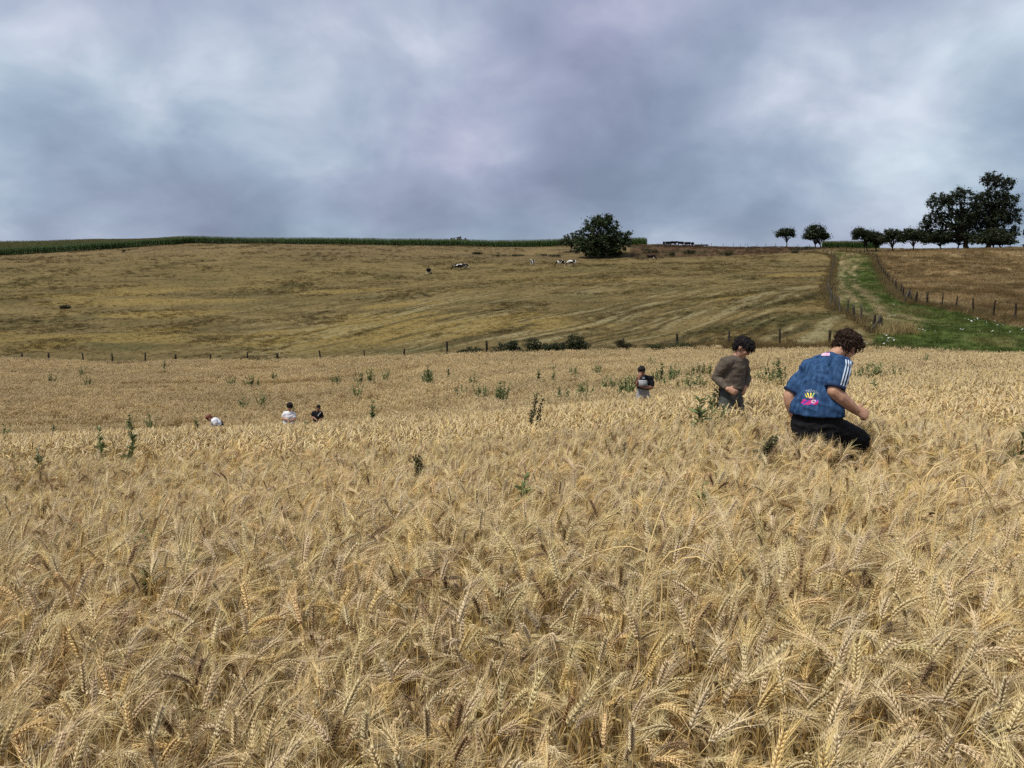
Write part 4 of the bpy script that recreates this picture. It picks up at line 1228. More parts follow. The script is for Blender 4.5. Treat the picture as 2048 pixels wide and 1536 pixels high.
# ------------------------------------------------------------------ people
M['skin'] = simple_mat('skin', (.40, .215, .135), (.50, .285, .19), 14, .5, .35, .15, 90)
M['skin_dark'] = simple_mat('tanned_skin', (.22, .105, .065), (.30, .155, .10), 14, .5, .35, .15, 90)
M['hair_brown'] = simple_mat('brown_hair', (.022, .013, .009), (.060, .034, .022), 40, .6, .15, .5, 120)
M['hair_black'] = simple_mat('black_hair', (.008, .007, .007), (.022, .019, .018), 40, .6, .12, .5, 120)
M['hair_red'] = simple_mat('auburn_hair', (.10, .028, .014), (.20, .06, .03), 40, .5, .3, .4, 120)
M['jersey'] = simple_mat('blue_jersey', (.012, .036, .098), (.040, .098, .205), 30, .8, .15, .3, 160, 10, (1, 1, .45), .36, .68)
M['jersey_trim'] = simple_mat('navy_trim', (.010, .022, .060), None, rough=.8)
M['white_trim'] = simple_mat('pale_blue_white_stripe', (.62, .72, .82), None, rough=.7)
M['black_cloth'] = simple_mat('black_cloth', (.006, .006, .007), (.012, .012, .014), 20, .85, .15, .3, 120)
M['brown_cloth'] = simple_mat('taupe_sweatshirt', (.088, .071, .055), (.118, .096, .074), 25, .9, .15, .3, 180)
M['grey_cloth'] = simple_mat('grey_green_trousers', (.055, .062, .058), (.080, .086, .080), 25, .9, .15, .3, 150)
M['pale_cloth'] = simple_mat('pale_grey_trousers', (.26, .26, .26), (.36, .36, .355), 25, .9, .15, .3, 150)
M['white_cloth'] = simple_mat('white_cotton', (.62, .63, .66), (.74, .75, .78), 12, .9, .15, .3, 120)
M['shoe'] = simple_mat('dark_shoe', (.03, .028, .026), None, rough=.7)
M['eye'] = simple_mat('eye', (.015, .012, .01), None, rough=.3)
M['lip'] = simple_mat('lips', (.30, .10, .085), None, rough=.5)
M['notebook'] = simple_mat('grey_notebook', (.22, .23, .23), (.27, .28, .28), 10, .7)
M['paper'] = simple_mat('paper', (.78, .78, .76), None, rough=.8)
def paint_mat(name):
    m, t, L = newmat(name)
    out = nd(t, 'ShaderNodeOutputMaterial'); pb = nd(t, 'ShaderNodeBsdfPrincipled'); pb.inputs['Roughness'].default_value = .7
    a = nd(t, 'ShaderNodeAttribute', attribute_name='pc'); L(a.outputs['Color'], pb.inputs['Base Color']); L(pb.outputs[0], out.inputs['Surface'])
    return m
M['print'] = paint_mat('shirt_print')

def folds(amp, fx, fz, seed, ax=(0, 0, 1)):
    ax = unit(ax)
    def fn(co, no):
        out = co.copy()
        s = co @ ax
        perp = co - s[:, None] * ax
        for i in range(len(co)):
            p = Vector((perp[i, 0] * fx + seed, perp[i, 1] * fx, perp[i, 2] * fx + s[i] * fz))
            v = mnoise.noise(p) + .5 * mnoise.noise(p * 2.1)
            v = -abs(v) * 1.5 + .4
            out[i] += no[i] * amp * v
        return out
    return fn
def hand_pieces(w, d, n, curl=.6, side=1, k=1.0):
    """palm, four fingers, thumb; d along the hand, n out of the palm"""
    d = unit(d); n = unit(np.asarray(n) - d * np.dot(n, d)); s = np.cross(d, n) * side
    ps = [tube([w - d * .01, w + d * .03 * k, w + d * .065 * k, w + d * .088 * k], np.array((.026, .036, .041, .039)) * k, np.array((.018, .018, .016, .013)) * k, 10, s, True)]
    for i, ln in enumerate((.068, .077, .072, .056)):
        p = w + d * .085 * k + s * (1.5 - i) * .0205 * k
        pts = [p - d * .02]; a = 0
        for fr in (.45, .32, .23):
            a += curl * (.7 + .1 * i)
            p = p + (d * math.cos(a) + n * math.sin(a)) * ln * fr * k
            pts.append(p)
        ps.append(tube(pts, np.array((.0095, .0092, .0085, .0072)) * k, sides=8, side=s, round_ends=True))
    b = w + d * .022 * k + s * .030 * k
    e1 = b + unit(d * .6 + s * .65 + n * .35) * .042 * k
    e2 = e1 + unit(d * .8 + n * .5 * (1 + curl) - s * .35 * curl) * .034 * k
    ps.append(tube([b - d * .012 - s * .01, b, e1, e2], np.array((.014, .014, .0105, .0085)) * k, sides=8, side=n, round_ends=True))
    return ps
def head_pieces(c, f, u):
    f = unit(f); u = unit(np.asarray(u) - f * np.dot(u, f)); s = np.cross(f, u)
    E = lambda o, a, b, d: ellipsoid(c + s * o[0] + f * o[1] + u * o[2], a, b, d, s, f, u)
    ps = [E((0, -.008, .02), .075, .095, .095), E((0, .026, -.045), .057, .066, .072), E((0, .062, -.098), .026, .026, .022),
          E((0, .098, -.022), .012, .018, .024), E((0, .106, -.036), .015, .013, .011), E((0, .08, .016), .05, .018, .012),
          E((.035, .066, -.03), .024, .02, .02), E((-.035, .066, -.03), .024, .02, .02), E((0, .088, -.073), .02, .01, .010)]
    for q in (-1, 1):
        ps.append(E((q * .078, -.008, -.014), .010, .021, .032))
    return ps, f, u, s
def strands(r, me, n, ln, rad, curl, mat, name, parent, keep=None):
    co = np.empty(len(me.vertices) * 3, np.float32); me.vertices.foreach_get('co', co); co = co.reshape(-1, 3)
    no = np.empty(len(me.vertices) * 3, np.float32); me.vertices.foreach_get('normal', no); no = no.reshape(-1, 3)
    ids = r.choice(len(co), n)
    m = MB(); q = np.linspace(0, 1, 7)
    for i in ids:
        if keep is not None and not keep(co[i]): continue
        t = unit(np.cross(no[i], r.normal(0, 1, 3))); b = np.cross(no[i], t)
        l = ln * r.uniform(.6, 1.3)
        w = curl * r.uniform(.6, 1.2)
        a = q * (5.0 if curl > .5 else 1.5) + r.uniform(0, 6)
        path = co[i] - no[i] * .006 + no[i] * (l * .75 * q)[:, None] + (t * (np.cos(a) - np.cos(a[0]))[:, None] + b * (np.sin(a) - np.sin(a[0]))[:, None]) * l * .38 * w - np.array((0, 0, 1)) * (l * .35 * q ** 2)[:, None]
        if curl < .5: path += t * (l * 1.1 * q ** 1.5)[:, None]
        m.add(*tube(path, rad * np.array((1, 1.05, 1, .95, .85, .65, .3)), sides=3))
    V, T, _ = m.arrays()
    o = obj(name, fastmesh(name, V, T, mat), parent); o['kind'] = 'stuff'
    return o
def project_patch(me, grid, d, lift=.003):
    """lay a grid of points on a surface along direction d"""
    bv = BVHTree.FromPolygons([v.co for v in me.vertices], [p.vertices[:] for p in me.polygons])
    out = []
    for p in grid.reshape(-1, 3):
        h = bv.ray_cast(Vector(p), Vector(d))
        if h[0] is None:
            h = bv.find_nearest(Vector(p))
        out.append(np.array(h[0]) + np.array(h[1]) * lift)
    return np.array(out).reshape(grid.shape)
def grid_tris(n, m):
    i, j = np.meshgrid(np.arange(n - 1), np.arange(m - 1), indexing='ij'); a = (i * m + j).ravel()
    return np.concatenate([np.stack([a, a + 1, a + m + 1], 1), np.stack([a, a + m + 1, a + m], 1)])

def make_person(label, D, J, rvec, headf, headu, mats, voxel, seed, tw=(.20, .135), sleeve='short', hair='curly', hands=None, girth=1.0, group='people wading through the wheat', hair_scale=1.0, flare=1.04, arm=1.0, leg=1.0):
    r = np.random.default_rng(seed)
    W = {k: P(v[0], v[1], D + v[2]) for k, v in J.items()}
    pel = W['pelvis']
    gz = float(height(pel[0], pel[1]))
    base = np.array((pel[0], pel[1], gz))
    for k in W: W[k] = W[k] - base
    rv = unit(rvec)                             # towards the person's right
    fv = np.array((-rv[1], rv[0], 0))           # the way the hips face
    pel = W['pelvis']
    PEOPLE_SPOTS.append((base[0], base[1], .24))
    for s, nm in ((1, 'R'), (-1, 'L')):
        W.setdefault('hip' + nm, pel + rv * s * .085 - np.array((0, 0, .03)))
        hp = W['hip' + nm]
        W.setdefault('kn' + nm, hp + np.array((0, 0, -hp[2] * .47)) + fv * .05 + rv * s * .03)
        kn = W['kn' + nm]
        if 'an' + nm not in W:
            W['an' + nm] = np.array((kn[0], kn[1], 0)) - fv * .04
        an = W['an' + nm]
        an[2] = float(height(base[0] + an[0], base[1] + an[1])) - gz + .08
        PEOPLE_SPOTS.append((base[0] + an[0], base[1] + an[1], .16))
        PEOPLE_SPOTS.append((base[0] + kn[0], base[1] + kn[1], .15))
    root = empty('person', tuple(base), label, 'person', group)
    g = girth
    up = np.array((0, 0, 1.0))
    # ---- body: one continuous skin
    ch, nk, wa = W['chest'], W['neck'], W['waist']
    ps = [tube([pel - up * .05, wa, ch, ch * .35 + nk * .65, nk], np.array((.12, .11, .12, .09, .05)) * g, np.array((.075, .07, .075, .06, .048)) * g, 14, rv, True)]
    hd = W['head']
    hp_, f, u, s = head_pieces(hd, headf, headu)
    ps += hp_
    ps.append(tube([nk - unit(hd - nk) * .03, nk + (hd - nk) * .35, hd - u * .05 - f * .02], .053 * g, sides=12, round_ends=True))
    for q, nm in ((1, 'R'), (-1, 'L')):
        sh, el, wr = W['sh' + nm], W['el' + nm], W['wr' + nm]
        ps.append(tube([ch * .4 + nk * .6, sh, sh + (el - sh) * .3, el], np.array((.055, .056, .05, .043)) * g * arm, sides=10, round_ends=True))
        ps.append(tube([el, el + (wr - el) * .28, el + (wr - el) * .7, wr], np.array((.043, .048, .038, .028)) * g * arm, sides=10, round_ends=True))
        hdn = (hands or {}).get(nm, (unit(wr - el), unit(-rv * q + fv * .3), .5))
        ps += hand_pieces(wr, hdn[0], hdn[1], hdn[2], q if nm == 'R' else -q * -1, 1.02 * g ** .5 * (1 + (arm - 1) * .9))
        hip, kn, an = W['hip' + nm], W['kn' + nm], W['an' + nm]
        ps.append(tube([hip, hip + (kn - hip) * .5, kn], np.array((.055, .055, .045)) * g, sides=10, round_ends=True))
        ps.append(tube([kn, kn + (an - kn) * .35, an], np.array((.045, .045, .034)) * g, sides=10, round_ends=True))
    bm = remesh('body', ps, voxel, 4); bm.materials.append(mats['skin'])
    body = obj('body', bm, root)
    # ---- shirt
    t0, t1 = tw
    hem = W.get('hem', wa - up * .12)
    ps = [tube([hem, hem + (wa - hem) * .5, wa, wa + (ch - wa) * .55, ch, ch + (nk - ch) * .55, nk - (nk - ch) * .12], np.array((flare, flare * .98, 1.0, .98, 1.05, .86, .42)) * t0, np.array((flare, flare * .98, 1.04, 1.0, 1.0, .78, .60)) * t1, 20, rv, False)]
    for q, nm in ((1, 'R'), (-1, 'L')):
        sh, el, wr = W['sh' + nm], W['el' + nm], W['wr' + nm]
        if sleeve == 'short':
            e = sh + (el - sh) * .86
            ps.append(tube([ch * .45 + nk * .55, sh, sh + (e - sh) * .45, e], np.array((.09, .088, .084, .080)) * g, np.array((.08, .078, .074, .070)) * g, 12, None, False))
        else:
            ps.append(tube([ch * .45 + nk * .55, sh, sh + (el - sh) * .5, el], np.array((.088, .082, .072, .062)) * g, sides=12, round_ends=True))
            ps.append(tube([el, el + (wr - el) * .5, wr - (wr - el) * .04], np.array((.063, .055, .042)) * g, sides=12))
    fa = .011 if voxel < .008 else .014
    sm = remesh('shirt', ps, voxel * 1.05, 12, folds(fa * g * 1.3, 4, 9, seed, unit(nk - hem) + rv * .5)); sm.materials.append(mats['shirt'])
    shirt = obj('shirt', sm, root)
    # ---- trousers
    ps = [tube([pel + up * .10, pel + up * .02, pel - up * .08], np.array((.155, .17, .165)) * g * leg, np.array((.115, .13, .12)) * g * leg, 16, rv, True)]
    for nm in 'RL':
        hip, kn, an = W['hip' + nm], W['kn' + nm], W['an' + nm]
        ps.append(tube([hip + (pel - hip) * .3, hip + (kn - hip) * .3, hip + (kn - hip) * .7, kn], np.array((.105, .10, .088, .080)) * g * leg, sides=12, round_ends=True))
        ps.append(tube([kn, kn + (an - kn) * .5, an - up * .0], np.array((.078, .070, .062)) * g, sides=12, round_ends=False))
    tm = remesh('trousers', ps, voxel * 1.2, 6, folds(.010 * g, 6, 15, seed + 3)); tm.materials.append(mats['trousers'])
    obj('trousers', tm, root)
    for q, nm in ((1, 'R'), (-1, 'L')):
        an = W['an' + nm]
        V, T = tube([an - fv * .06 - up * .035, an + fv * .05 - up * .035, an + fv * .15 - up * .05], (.042, .048, .036), (.045, .04, .026), 10, rv, True)
        obj('shoe', fastmesh('shoe', V, T, M['shoe']), root)
    # ---- hair and face
    k = hair_scale
    E = lambda o, a, b, d: ellipsoid(hd + s * o[0] + f * o[1] + u * o[2], a, b, d, s, f, u)
    hp = [E((0, -.018, .045), .088 * k, .104 * k, .086 * k), E((0, -.055, .0), .074 * k, .058 * k, .085), E((0, .05, .082), .070 * k, .048 * k, .042 * k)]
    if hair == 'fringe':
        hp += [E((0, .085, .045), .075, .04, .045), E((.045, .06, .045), .045, .05, .04), E((-.045, .06, .045), .045, .05, .04)]
    if hair == 'curly':
        hp += [E((.055, 0, .05), .05, .07, .06), E((-.055, 0, .05), .05, .07, .06), E((0, .075, .06), .065, .045, .05)]
    if hair == 'cap':
        hp += [E((0, .0, .06), .085, .1, .07)]
    rough = {'curly': .012, 'fringe': .006, 'short': .004, 'cap': .002}[hair]
    def lump(co, no):
        out = co.copy()
        for i in range(len(co)):
            out[i] += no[i] * rough * 1.6 * mnoise.noise(Vector(co[i] * 38) + Vector((seed, 0, 0)))
        return out
    hm = remesh('hair', hp, max(voxel * .9, .006), 3, lump); hm.materials.append(mats['hair'])
    ho = obj('hair', hm, body)
    if hair in ('curly', 'fringe') and voxel < .012:
        strands(r, hm, 900 if hair == 'curly' else 600, .034 if hair == 'curly' else .03, .0034 if hair == 'curly' else .0028, 1.0 if hair == 'curly' else .2, mats['hair'], 'hair_strands', body)
    if voxel < .02:
        for q in (-1, 1):
            V, T = E((q * .031, .083, .0), .012, .006, .006); obj('eye', fastmesh('eye', V, T, M['eye']), body)
            V, T = E((q * .032, .091, .019), .018, .006, .004); obj('eyebrow', fastmesh('eyebrow', V, T, mats['hair']), body)
        V, T = E((0, .093, -.072), .022, .007, .006); obj('mouth', fastmesh('mouth', V, T, M['lip']), body)
    return dict(root=root, base=base, W=W, shirt=sm, shirt_obj=shirt, body=body, hd=hd, f=f, u=u, s=s, fv=fv, rv=rv)

def build_people():
    # --- the person in the blue jersey
    D = 6.2
    J = dict(pelvis=(1634, 851, .03), waist=(1635, 795, .0), hem=(1633, 829, .0), chest=(1647, 748, .06), neck=(1671, 708, .12), head=(1693, 692, .17),
             shR=(1684, 729, -.06), elR=(1668, 783, -.14), wrR=(1711, 821, -.12), shL=(1619, 737, .22), elL=(1579, 792, .20), wrL=(1590, 836, .20),
             hipR=(1655, 858, -.04), hipL=(1613, 858, .10), knR=(1716, 880, .12), anR=(1708, 1000, .16), knL=(1612, 935, .16), anL=(1608, 1040, .12))
    p = make_person('person in blue jersey and black trousers leaning forward, seen from behind, fist held out', D, J, (.80, -.60, 0), (.72, .40, -.58), (.50, .28, .82),
                    dict(skin=M['skin'], shirt=M['jersey'], trousers=M['black_cloth'], hair=M['hair_brown']), .0068, 101, (.168, .118), 'short', 'curly',
                    dict(R=((.85, .1, -.30), (.1, .9, -.4), 1.15), L=((.5, .5, -.6), (.6, -.6, 0), .6)), 1.06, hair_scale=1.02, flare=1.32, arm=1.2, leg=1.2)
    base, W, sm = p['base'], p['W'], p['shirt']
    PEOPLE_SPOTS.append((base[0] + .08, base[1] - .36, .34)); PEOPLE_SPOTS.append((base[0] + .34, base[1] - .2, .3))
    # three pale stripes from the neck over the shoulder and down the right sleeve
    camd = -np.array((0, 0, CZ)) + base
    def surf(px, py):
        a = P(px, py, 5.0) - base
        return a, unit(P(px, py, 7.0) - P(px, py, 5.0))
    bv = BVHTree.FromPolygons([v.co for v in sm.vertices], [q.vertices[:] for q in sm.polygons])
    def cast(px, py):
        a, d = surf(px, py)
        h = bv.ray_cast(Vector(a), Vector(d))
        if h[0] is None:
            h = bv.find_nearest(Vector(P(px, py, 6.05) - base))
        return np.array(h[0]), np.array(h[1])
    runs = [[(1691, 719), (1692, 728), (1689, 742), (1685, 757), (1681, 770)], [(1696, 720), (1697, 730), (1694, 744), (1690, 759), (1686, 772)], [(1700.5, 722), (1701.5, 732), (1699, 746), (1695, 761), (1690.5, 774)]]
    for run in runs:
        q = np.linspace(0, len(run) - 1, 22)
        xs, ys = np.interp(q, range(len(run)), [a for a, _ in run]), np.interp(q, range(len(run)), [b for _, b in run])
        V = []
        for x, y in zip(xs, ys):
            for o in (-1.25, 1.25):
                h, n = cast(x + o, y)
                V.append(h + n * .004)
        T = []
        for i in range(len(q) - 1): T += [(2 * i, 2 * i + 1, 2 * i + 3), (2 * i, 2 * i + 3, 2 * i + 2)]
        obj('stripe', fastmesh('stripe', np.array(V), np.array(T), M['white_trim']), p['shirt_obj'])
    # printed emblem low on the back and the print under the collar
    def emblem(x0, x1, y0, y1, n, m, paint, name):
        V = np.empty((n, m, 3)); C = np.empty((n, m, 3)); keep = np.zeros((n, m), bool)
        for i in range(n):
            for j in range(m):
                s, t = j / (m - 1), i / (n - 1)
                h, nn = cast(x0 + (x1 - x0) * s, y0 + (y1 - y0) * t)
                V[i, j] = h + nn * .0035
                c = paint(s, t)
                keep[i, j] = c is not None
                C[i, j] = c if c is not None else (.03, .08, .18)
        T = grid_tris(n, m)
        T = T[keep.ravel()[T].all(1)]
        q = V.reshape(-1, 3)[T]
        T = T[np.linalg.norm(q - np.roll(q, 1, axis=1), axis=2).max(1) < .022]
        o = obj(name, fastmesh(name, V.reshape(-1, 3), T, M['print'], True, C.reshape(-1, 3)), p['shirt_obj']); o['kind'] = 'stuff'
    def art(s, t):
        arch = .06 + .34 * (s - .52) ** 2 * 3
        if .25 < s < .98 and arch < t < arch + .17 and math.sin(s * 62 + 6 * math.sin(t * 40)) > -.1: return (.75, .77, .78)
        if t > .28 and t < .56 and abs(s - .52) < .30 * (1.15 - t) + .03 and math.sin(math.atan2(s - .52, .75 - t) * 17) > -.35: return (.80, .66, .05) if s < .62 else (.30, .48, .12)
        if .42 < t < .62 and abs(s - .58) < (t - .40) * .95:
            return (.80, .30, .46) if abs(s - .56) < (t - .46) * .75 and t < .60 else (.22, .02, .06)
        if .62 <= t < .68 and .3 < s < .9: return (.012, .02, .09)
        if ((s - .70) / .13) ** 2 + ((t - .78) / .10) ** 2 < 1:
            return (.05, .03, .16) if ((s - .72) / .05) ** 2 + ((t - .76) / .04) ** 2 < 1 else (.78, .45, .58)
        if .66 < t < .97 and s > .02 + abs(t - .84) * .6 and s < .98 - abs(t - .80) * .4:
            return (.55, .02, .20) if math.sin(s * 13 + t * 17) > -.65 else (.04, .06, .40)
        return None
    emblem(1601, 1638, 776, 811, 54, 54, art, 'back_print')
    def collar(s, t):
        if t < .55: return (.62, .48, .62) if math.sin(s * 30) > -.7 else (.62, .12, .28)
        return (.66, .70, .76) if .1 < s < .8 and math.sin(s * 40 + t * 12) > .35 else None
    emblem(1643, 1660, 706, 717, 14, 26, collar, 'collar_print')
    # dark rib at the sleeve ends and the jersey hem
    for nm in 'RL':
        sh, el = W['sh' + nm], W['el' + nm]
        e = sh + (el - sh) * .855; d = unit(el - sh)
        V, T = tube([e - d * .008, e + d * .012], .083, .0735, 18, None)
        obj('cuff', fastmesh('cuff', V, T, M['jersey_trim']), p['shirt_obj'])
    V, T = ellipsoid(cast(1634, 838)[0] * 0 + (P(1635, 836, 6.03) - base), .008, .004, .008)
    # --- person in the taupe sweatshirt
    D = 9.0
    J = dict(pelvis=(1462, 789, 0), waist=(1463, 768, .0), hem=(1463, 781, -.02), chest=(1468, 735, .0), neck=(1474, 711, .0), head=(1485, 695, -.02),
             shR=(1449, 726, -.10), elR=(1432, 755, -.04), wrR=(1455, 778, -.20), shL=(1487, 727, .12), elL=(1493, 755, .16), wrL=(1491, 774, .0))
    make_person('person in taupe sweatshirt and grey trousers standing in wheat, looking down', D, J, (-.83, -.50, 0), (.74, -.42, -.52), (.50, -.10, .86),
                dict(skin=M['skin'], shirt=M['brown_cloth'], trousers=M['grey_cloth'], hair=M['hair_black']), .0072, 103, (.165, .125), 'long', 'fringe',
                dict(R=((.80, -.25, -.35), (.2, .9, -.2), .7), L=((-.35, -.3, -.8), (-.6, .6, .2), .7)), .92, hair_scale=1.05)
    # --- person in black tee holding a notebook
    D = 17.0
    J = dict(pelvis=(1286, 783, 0), waist=(1289, 773, .0), hem=(1288.5, 778, 0), chest=(1290, 761, .0), neck=(1287, 751.5, -.03), head=(1283, 743, -.08),
             shR=(1279.5, 756, -.06), elR=(1273.5, 770, -.16), wrR=(1278, 757, -.24), shL=(1302, 757.5, .02), elL=(1303.5, 775, -.04), wrL=(1287, 775, -.26))
    q = make_person('person in black tee and pale trousers, one hand at the mouth, notebook on forearm', D, J, (-.95, -.15, 0), (-.28, -.88, -.30), (-.1, -.3, .95),
                    dict(skin=M['skin_dark'], shirt=M['black_cloth'], trousers=M['pale_cloth'], hair=M['hair_black']), .010, 107, (.165, .115), 'short', 'short',
                    dict(R=((.25, -.1, .95), (.3, .9, 0), .6), L=((-.95, -.1, .15), (.1, .3, .9), .5)), .95, hair_scale=1.0, leg=.88)
    b0, b1 = P(1278.5, 772.5, 16.68), P(1295.5, 772.5, 16.74)
    t0 = P(1279.5, 762, 16.74)
    X = unit(b1 - b0); Z = unit(t0 - b0 - X * np.dot(t0 - b0, X)); Yv = np.cross(Z, X)
    w, h = np.linalg.norm(b1 - b0), np.linalg.norm(t0 - b0)
    c = (b0 + b1) / 2 + Z * h / 2
    e = empty('notebook', tuple((b0 + b1) / 2), 'grey notebook held against the black tee', 'notebook')
    V, T = box(c - (b0 + b1) / 2, w, .012, h, X, Yv, Z); obj('cover', fastmesh('cover', V, T, M['notebook'], False), e)
    V, T = box(c - (b0 + b1) / 2 + Z * (h / 2 + .006), w * .98, .016, .012, X, Yv, Z); obj('pages', fastmesh('pages', V, T, M['paper'], False), e)
    lc = P(1291.2, 759.2, 16.6) - q['base']
    hh = project_patch(q['shirt'], (lc + np.array([[(i - 2) * .018 - .09 * 0, 0, (j - 1.5) * .014] for j in range(4) for i in range(5)])).reshape(4, 5, 3), np.array((0, 1, 0)))
    obj('chest_logo', fastmesh('chest_logo', hh.reshape(-1, 3), grid_tris(4, 5), M['white_trim']), q['shirt_obj'])
    # --- the three farther off in the hollow
    D = 26.0
    J = dict(pelvis=(576, 853, 0), waist=(577, 842, 0), hem=(577, 849, 0), chest=(577.5, 831, 0), neck=(579, 822, 0), head=(579.5, 813.5, -.04),
             shR=(569, 827, -.03), elR=(566, 836, -.06), wrR=(573, 839, -.25), shL=(587, 827, .03), elL=(590, 838, -.02), wrL=(583, 841, -.22))
    make_person('distant person with curly dark hair in white tee, facing this way', D, J, (-1, -.1, 0), (0, -1, -.15), (0, -.1, 1),
                dict(skin=M['skin'], shirt=M['white_cloth'], trousers=M['grey_cloth'], hair=M['hair_black']), .014, 109, (.185, .125), 'short', 'curly', None, .97, hair_scale=1.3)
    D = 29.0
    J = dict(pelvis=(634, 849, 0), waist=(634, 840, 0), hem=(634, 846, 0), chest=(634, 830, 0), neck=(635, 821, 0), head=(637, 815.5, -.04),
             shR=(626.5, 825, .0), elR=(625, 834, -.06), wrR=(632, 839, -.25), shL=(642.5, 826, .0), elL=(645, 836, .02), wrL=(640, 841, -.2))
    q = make_person('distant person in black tee with pale strap across the chest, looking down', D, J, (-.85, .5, 0), (.55, -.75, -.25), (.2, -.2, .95),
                    dict(skin=M['skin_dark'], shirt=M['black_cloth'], trousers=M['black_cloth'], hair=M['hair_black']), .014, 113, (.185, .125), 'short', 'short', None, .97, hair_scale=.98)
    st = np.array([P(641, 822, 28.6) - q['base'] + (P(632, 834, 28.6) - P(641, 822, 28.6)) * k / 9 + np.array((0, 0, z)) for k in range(10) for z in (-.018, .018)]).reshape(10, 2, 3)
    st = project_patch(q['shirt'], st, np.array((0, 1, 0)), .006)
    obj('strap', fastmesh('strap', st.reshape(-1, 3), grid_tris(10, 2), M['white_cloth']), q['root'])
    D = 27.0
    J = dict(pelvis=(440, 852, .05), waist=(437, 847, .02), hem=(439, 850, .03), chest=(430, 841.5, 0), neck=(424.5, 837.5, 0), head=(418.5, 836, -.03),
             shR=(427, 841, .14), elR=(426, 855, .12), wrR=(418, 866, .0), shL=(430, 842, -.16), elL=(433, 853, -.18), wrL=(424, 862, -.2))
    make_person('distant person in pale tee bending low over the wheat, auburn hair', D, J, (.25, .95, 0), (-.55, -.2, -.8), (-.75, 0, .6),
                dict(skin=M['skin'], shirt=M['white_cloth'], trousers=M['black_cloth'], hair=M['hair_red']), .014, 127, (.18, .125), 'short', 'short', None, .97, hair_scale=1.12)

# ------------------------------------------------------------------ cattle
def cow_mat(name, thr, seed):
    m, t, L = newmat(name)
    out = nd(t, 'ShaderNodeOutputMaterial'); pb = nd(t, 'ShaderNodeBsdfPrincipled'); pb.inputs['Roughness'].default_value = .9; pb.inputs['Specular IOR Level'].default_value = .08
    tc = nd(t, 'ShaderNodeTexCoord'); oi = nd(t, 'ShaderNodeObjectInfo')
    ad = nd(t, 'ShaderNodeVectorMath', operation='ADD')
    mu = nd(t, 'ShaderNodeMath', operation='MULTIPLY'); mu.inputs[1].default_value = 37.0; L(oi.outputs['Random'], mu.inputs[0])
    L(tc.outputs['Object'], ad.inputs[0]); L(mu.outputs[0], ad.inputs[1])
    n = nd(t, 'ShaderNodeTexNoise'); n.inputs['Scale'].default_value = 1.5; n.inputs['Detail'].default_value = 1.5
    L(ad.outputs[0], n.inputs['Vector'])
    cr = nd(t, 'ShaderNodeValToRGB'); cr.color_ramp.interpolation = 'CONSTANT'
    cr.color_ramp.elements[0].color = (.012, .011, .011, 1)
    cr.color_ramp.elements[1].position = thr; cr.color_ramp.elements[1].color = (.68, .65, .60, 1)
    L(n.outputs['Fac'], cr.inputs[0]); L(cr.outputs[0], pb.inputs['Base Color']); L(pb.outputs[0], out.inputs['Surface'])
    return m
def cow_mesh(graze):
    ps = [tube([(-.95, 0, 1.02), (-.8, 0, 1.05), (-.3, 0, 1.0), (.3, 0, 1.0), (.7, 0, 1.08), (.85, 0, 1.12)], (.18, .27, .33, .35, .28, .20), (.20, .32, .38, .38, .33, .24), 14, (0, 1, 0), True)]
    if graze:
        hd = np.array((1.42, 0, .36)); ps.append(tube([(.7, 0, 1.12), (1.0, 0, .98), (1.22, 0, .68), (1.3, 0, .52)], (.18, .14, .11, .10), (.26, .20, .15, .13), 12, (0, 1, 0), True)); hv = unit((.45, 0, -.85))
    else:
        hd = np.array((1.45, 0, 1.30)); ps.append(tube([(.7, 0, 1.15), (.95, 0, 1.25), (1.2, 0, 1.38), (1.3, 0, 1.40)], (.18, .14, .11, .10), (.26, .20, .15, .13), 12, (0, 1, 0), True)); hv = unit((.85, 0, -.5))
    ps.append(tube([hd - hv * .22, hd, hd + hv * .20, hd + hv * .32], (.11, .12, .085, .075), (.12, .12, .09, .07), 12, (0, 1, 0), True))
    for s in (-1, 1):
        e = hd - hv * .18
        ps.append(tube([e + (0, .08 * s, .02), e + (-.02, .18 * s, .04), e + (-.03, .26 * s, .0)], (.03, .055, .03), (.02, .02, .015), 8, (1, 0, 0), True))
        ps.append(tube([(.62, .17 * s, .85), (.66, .18 * s, .48), (.63, .18 * s, .42), (.64, .18 * s, .06), (.68, .18 * s, .02)], (.12, .065, .06, .045, .06), sides=10, round_ends=True))
        ps.append(tube([(-.78, .17 * s, .95), (-.66, .2 * s, .66), (-.88, .19 * s, .46), (-.82, .19 * s, .1), (-.78, .19 * s, .02)], (.19, .12, .06, .045, .06), sides=10, round_ends=True))
    ps.append(tube([(-1.08, 0, 1.2), (-1.16, 0, 1.0), (-1.16, 0, .6)], (.03, .025, .035), sides=6, round_ends=True))
    me = remesh('cow', ps, .035, 3)
    V, T = ellipsoid((-.42, 0, .60), .2, .15, .12)
    return me, fastmesh('udder', V, T, simple_mat('udder', (.5, .3, .26), None))
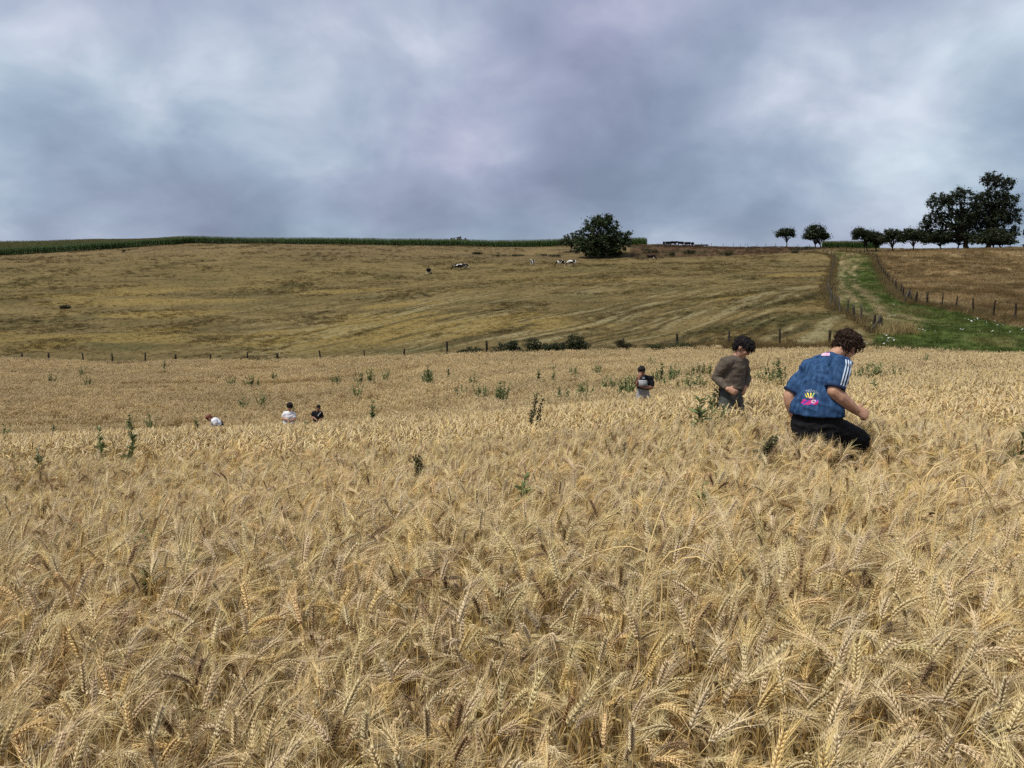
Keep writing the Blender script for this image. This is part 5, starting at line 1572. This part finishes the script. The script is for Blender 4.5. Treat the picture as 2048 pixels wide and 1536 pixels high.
def build_cattle():
    mats = {'pied': cow_mat('pied_hide', .60, 1), 'pale': cow_mat('pale_hide', .49, 2), 'dark': cow_mat('dark_hide', .80, 3)}
    gm, ud = cow_mesh(True); sm, _ = cow_mesh(False)
    variants = {}
    def cow(px, d, rz, coat, graze, label, group, s=1.0, y=None):
        p = hit(px, y) if y else on_ground(px, d)
        k = (coat, graze)
        if k not in variants:
            me = (gm if graze else sm).copy(); me.materials.clear(); me.materials.append(mats[coat]); variants[k] = me
        e = empty('cow', tuple(p - (0, 0, .03)), label, 'cow', group, math.radians(rz))
        e.scale = (s, s, s)
        obj('body', variants[k], e); obj('udder', ud, e)
    G = 'cows grazing the pasture'
    cow(858, 0, 75, 'pied', True, 'black and white cow seen from behind on the pasture, apart from the others', G, y=549)
    cow(915, 0, 185, 'pied', True, 'grazing black cow with white patches, one of two close together', G, y=540)
    cow(927, 0, 20, 'pale', True, 'whiter grazing cow just beside a blacker one', G, 1.0, y=539)
    cow(1065, 0, 110, 'pale', False, 'pale cow standing alone, rump this way, left of the paired cows by the big tree', G, y=531)
    cow(1122, 0, 180, 'pied', True, 'blacker grazing cow of the pair near the big tree', G, y=532)
    cow(1144, 0, 190, 'pale', True, 'whiter grazing cow of the pair near the big tree', G, y=531.5)
    cow(1302, 0, 0, 'pied', True, 'grazing black and white cow at the foot of the brown bank', G, y=520)
    cow(248, 0, 80, 'dark', False, 'small dark calf seen end on near the maize corner', None, .62, y=506)
    S = 'herd lined up on the skyline'
    for px, rz, gz in ((1324, 80, False), (1333, 10, False), (1343, 175, True), (1357, 185, False), (1371, 5, True), (1381, 85, False)):
        cow(px, 229 + (px % 3), rz, 'dark', gz, 'dark cow in the herd lined up on the skyline', S, 1.0)
    # feed trough at the end of the herd, and the low roof beyond the hilltop trees
    tm = simple_mat('old_timber', (.04, .035, .03), (.10, .085, .07), 5, .9)
    p = on_ground(1398, 233.5)
    e = empty('feed_trough', tuple(p), 'long low dark feed trough beside the skyline herd', 'trough')
    w = 4.2
    for nm, c, sx, sy, sz in (('side', (0, -.35, .5), w, .06, .42), ('side', (0, .35, .5), w, .06, .42), ('end', (-w / 2 + .03, 0, .5), .06, .64, .40), ('end', (w / 2 - .03, 0, .5), .06, .64, .40), ('bottom', (0, 0, .32), w - .14, .62, .05),
                              ('leg', (-1.6, 0, .12), .12, .6, .32), ('leg', (1.6, 0, .12), .12, .6, .32)):
        V, T = box(c, sx, sy, sz); obj(nm, fastmesh(nm, V, T, tm, False), e)
    p = on_ground(2052, 203)
    e = empty('low_shed', tuple(p), 'low dark shed roof at the end of the tall trees', 'shed')
    V, T = box((0, 0, .45), 3.4, 2.4, .95); obj('wall', fastmesh('wall', V, T, tm, False), e)
    V = np.array([(-2.4, -1.5, .95), (2.4, -1.5, .95), (2.4, 1.5, .95), (-2.4, 1.5, .95), (-1.2, 0, 1.55), (2.4, 0, 1.6)]) ; T = np.array([(0, 1, 5), (0, 5, 4), (2, 3, 4), (2, 4, 5), (0, 4, 3), (1, 2, 5), (0, 2, 1), (0, 3, 2)])
    obj('roof', fastmesh('roof', V, T, tm, False), e)

# ------------------------------------------------------------------ put it together
import time as _t
_t0 = _t.time()
for _f in (build_fences, build_trees, build_people, build_cattle, build_weeds, build_wheat, build_grass, build_corn, build_rye):
    _f(); print(_f.__name__, round(_t.time() - _t0, 1))
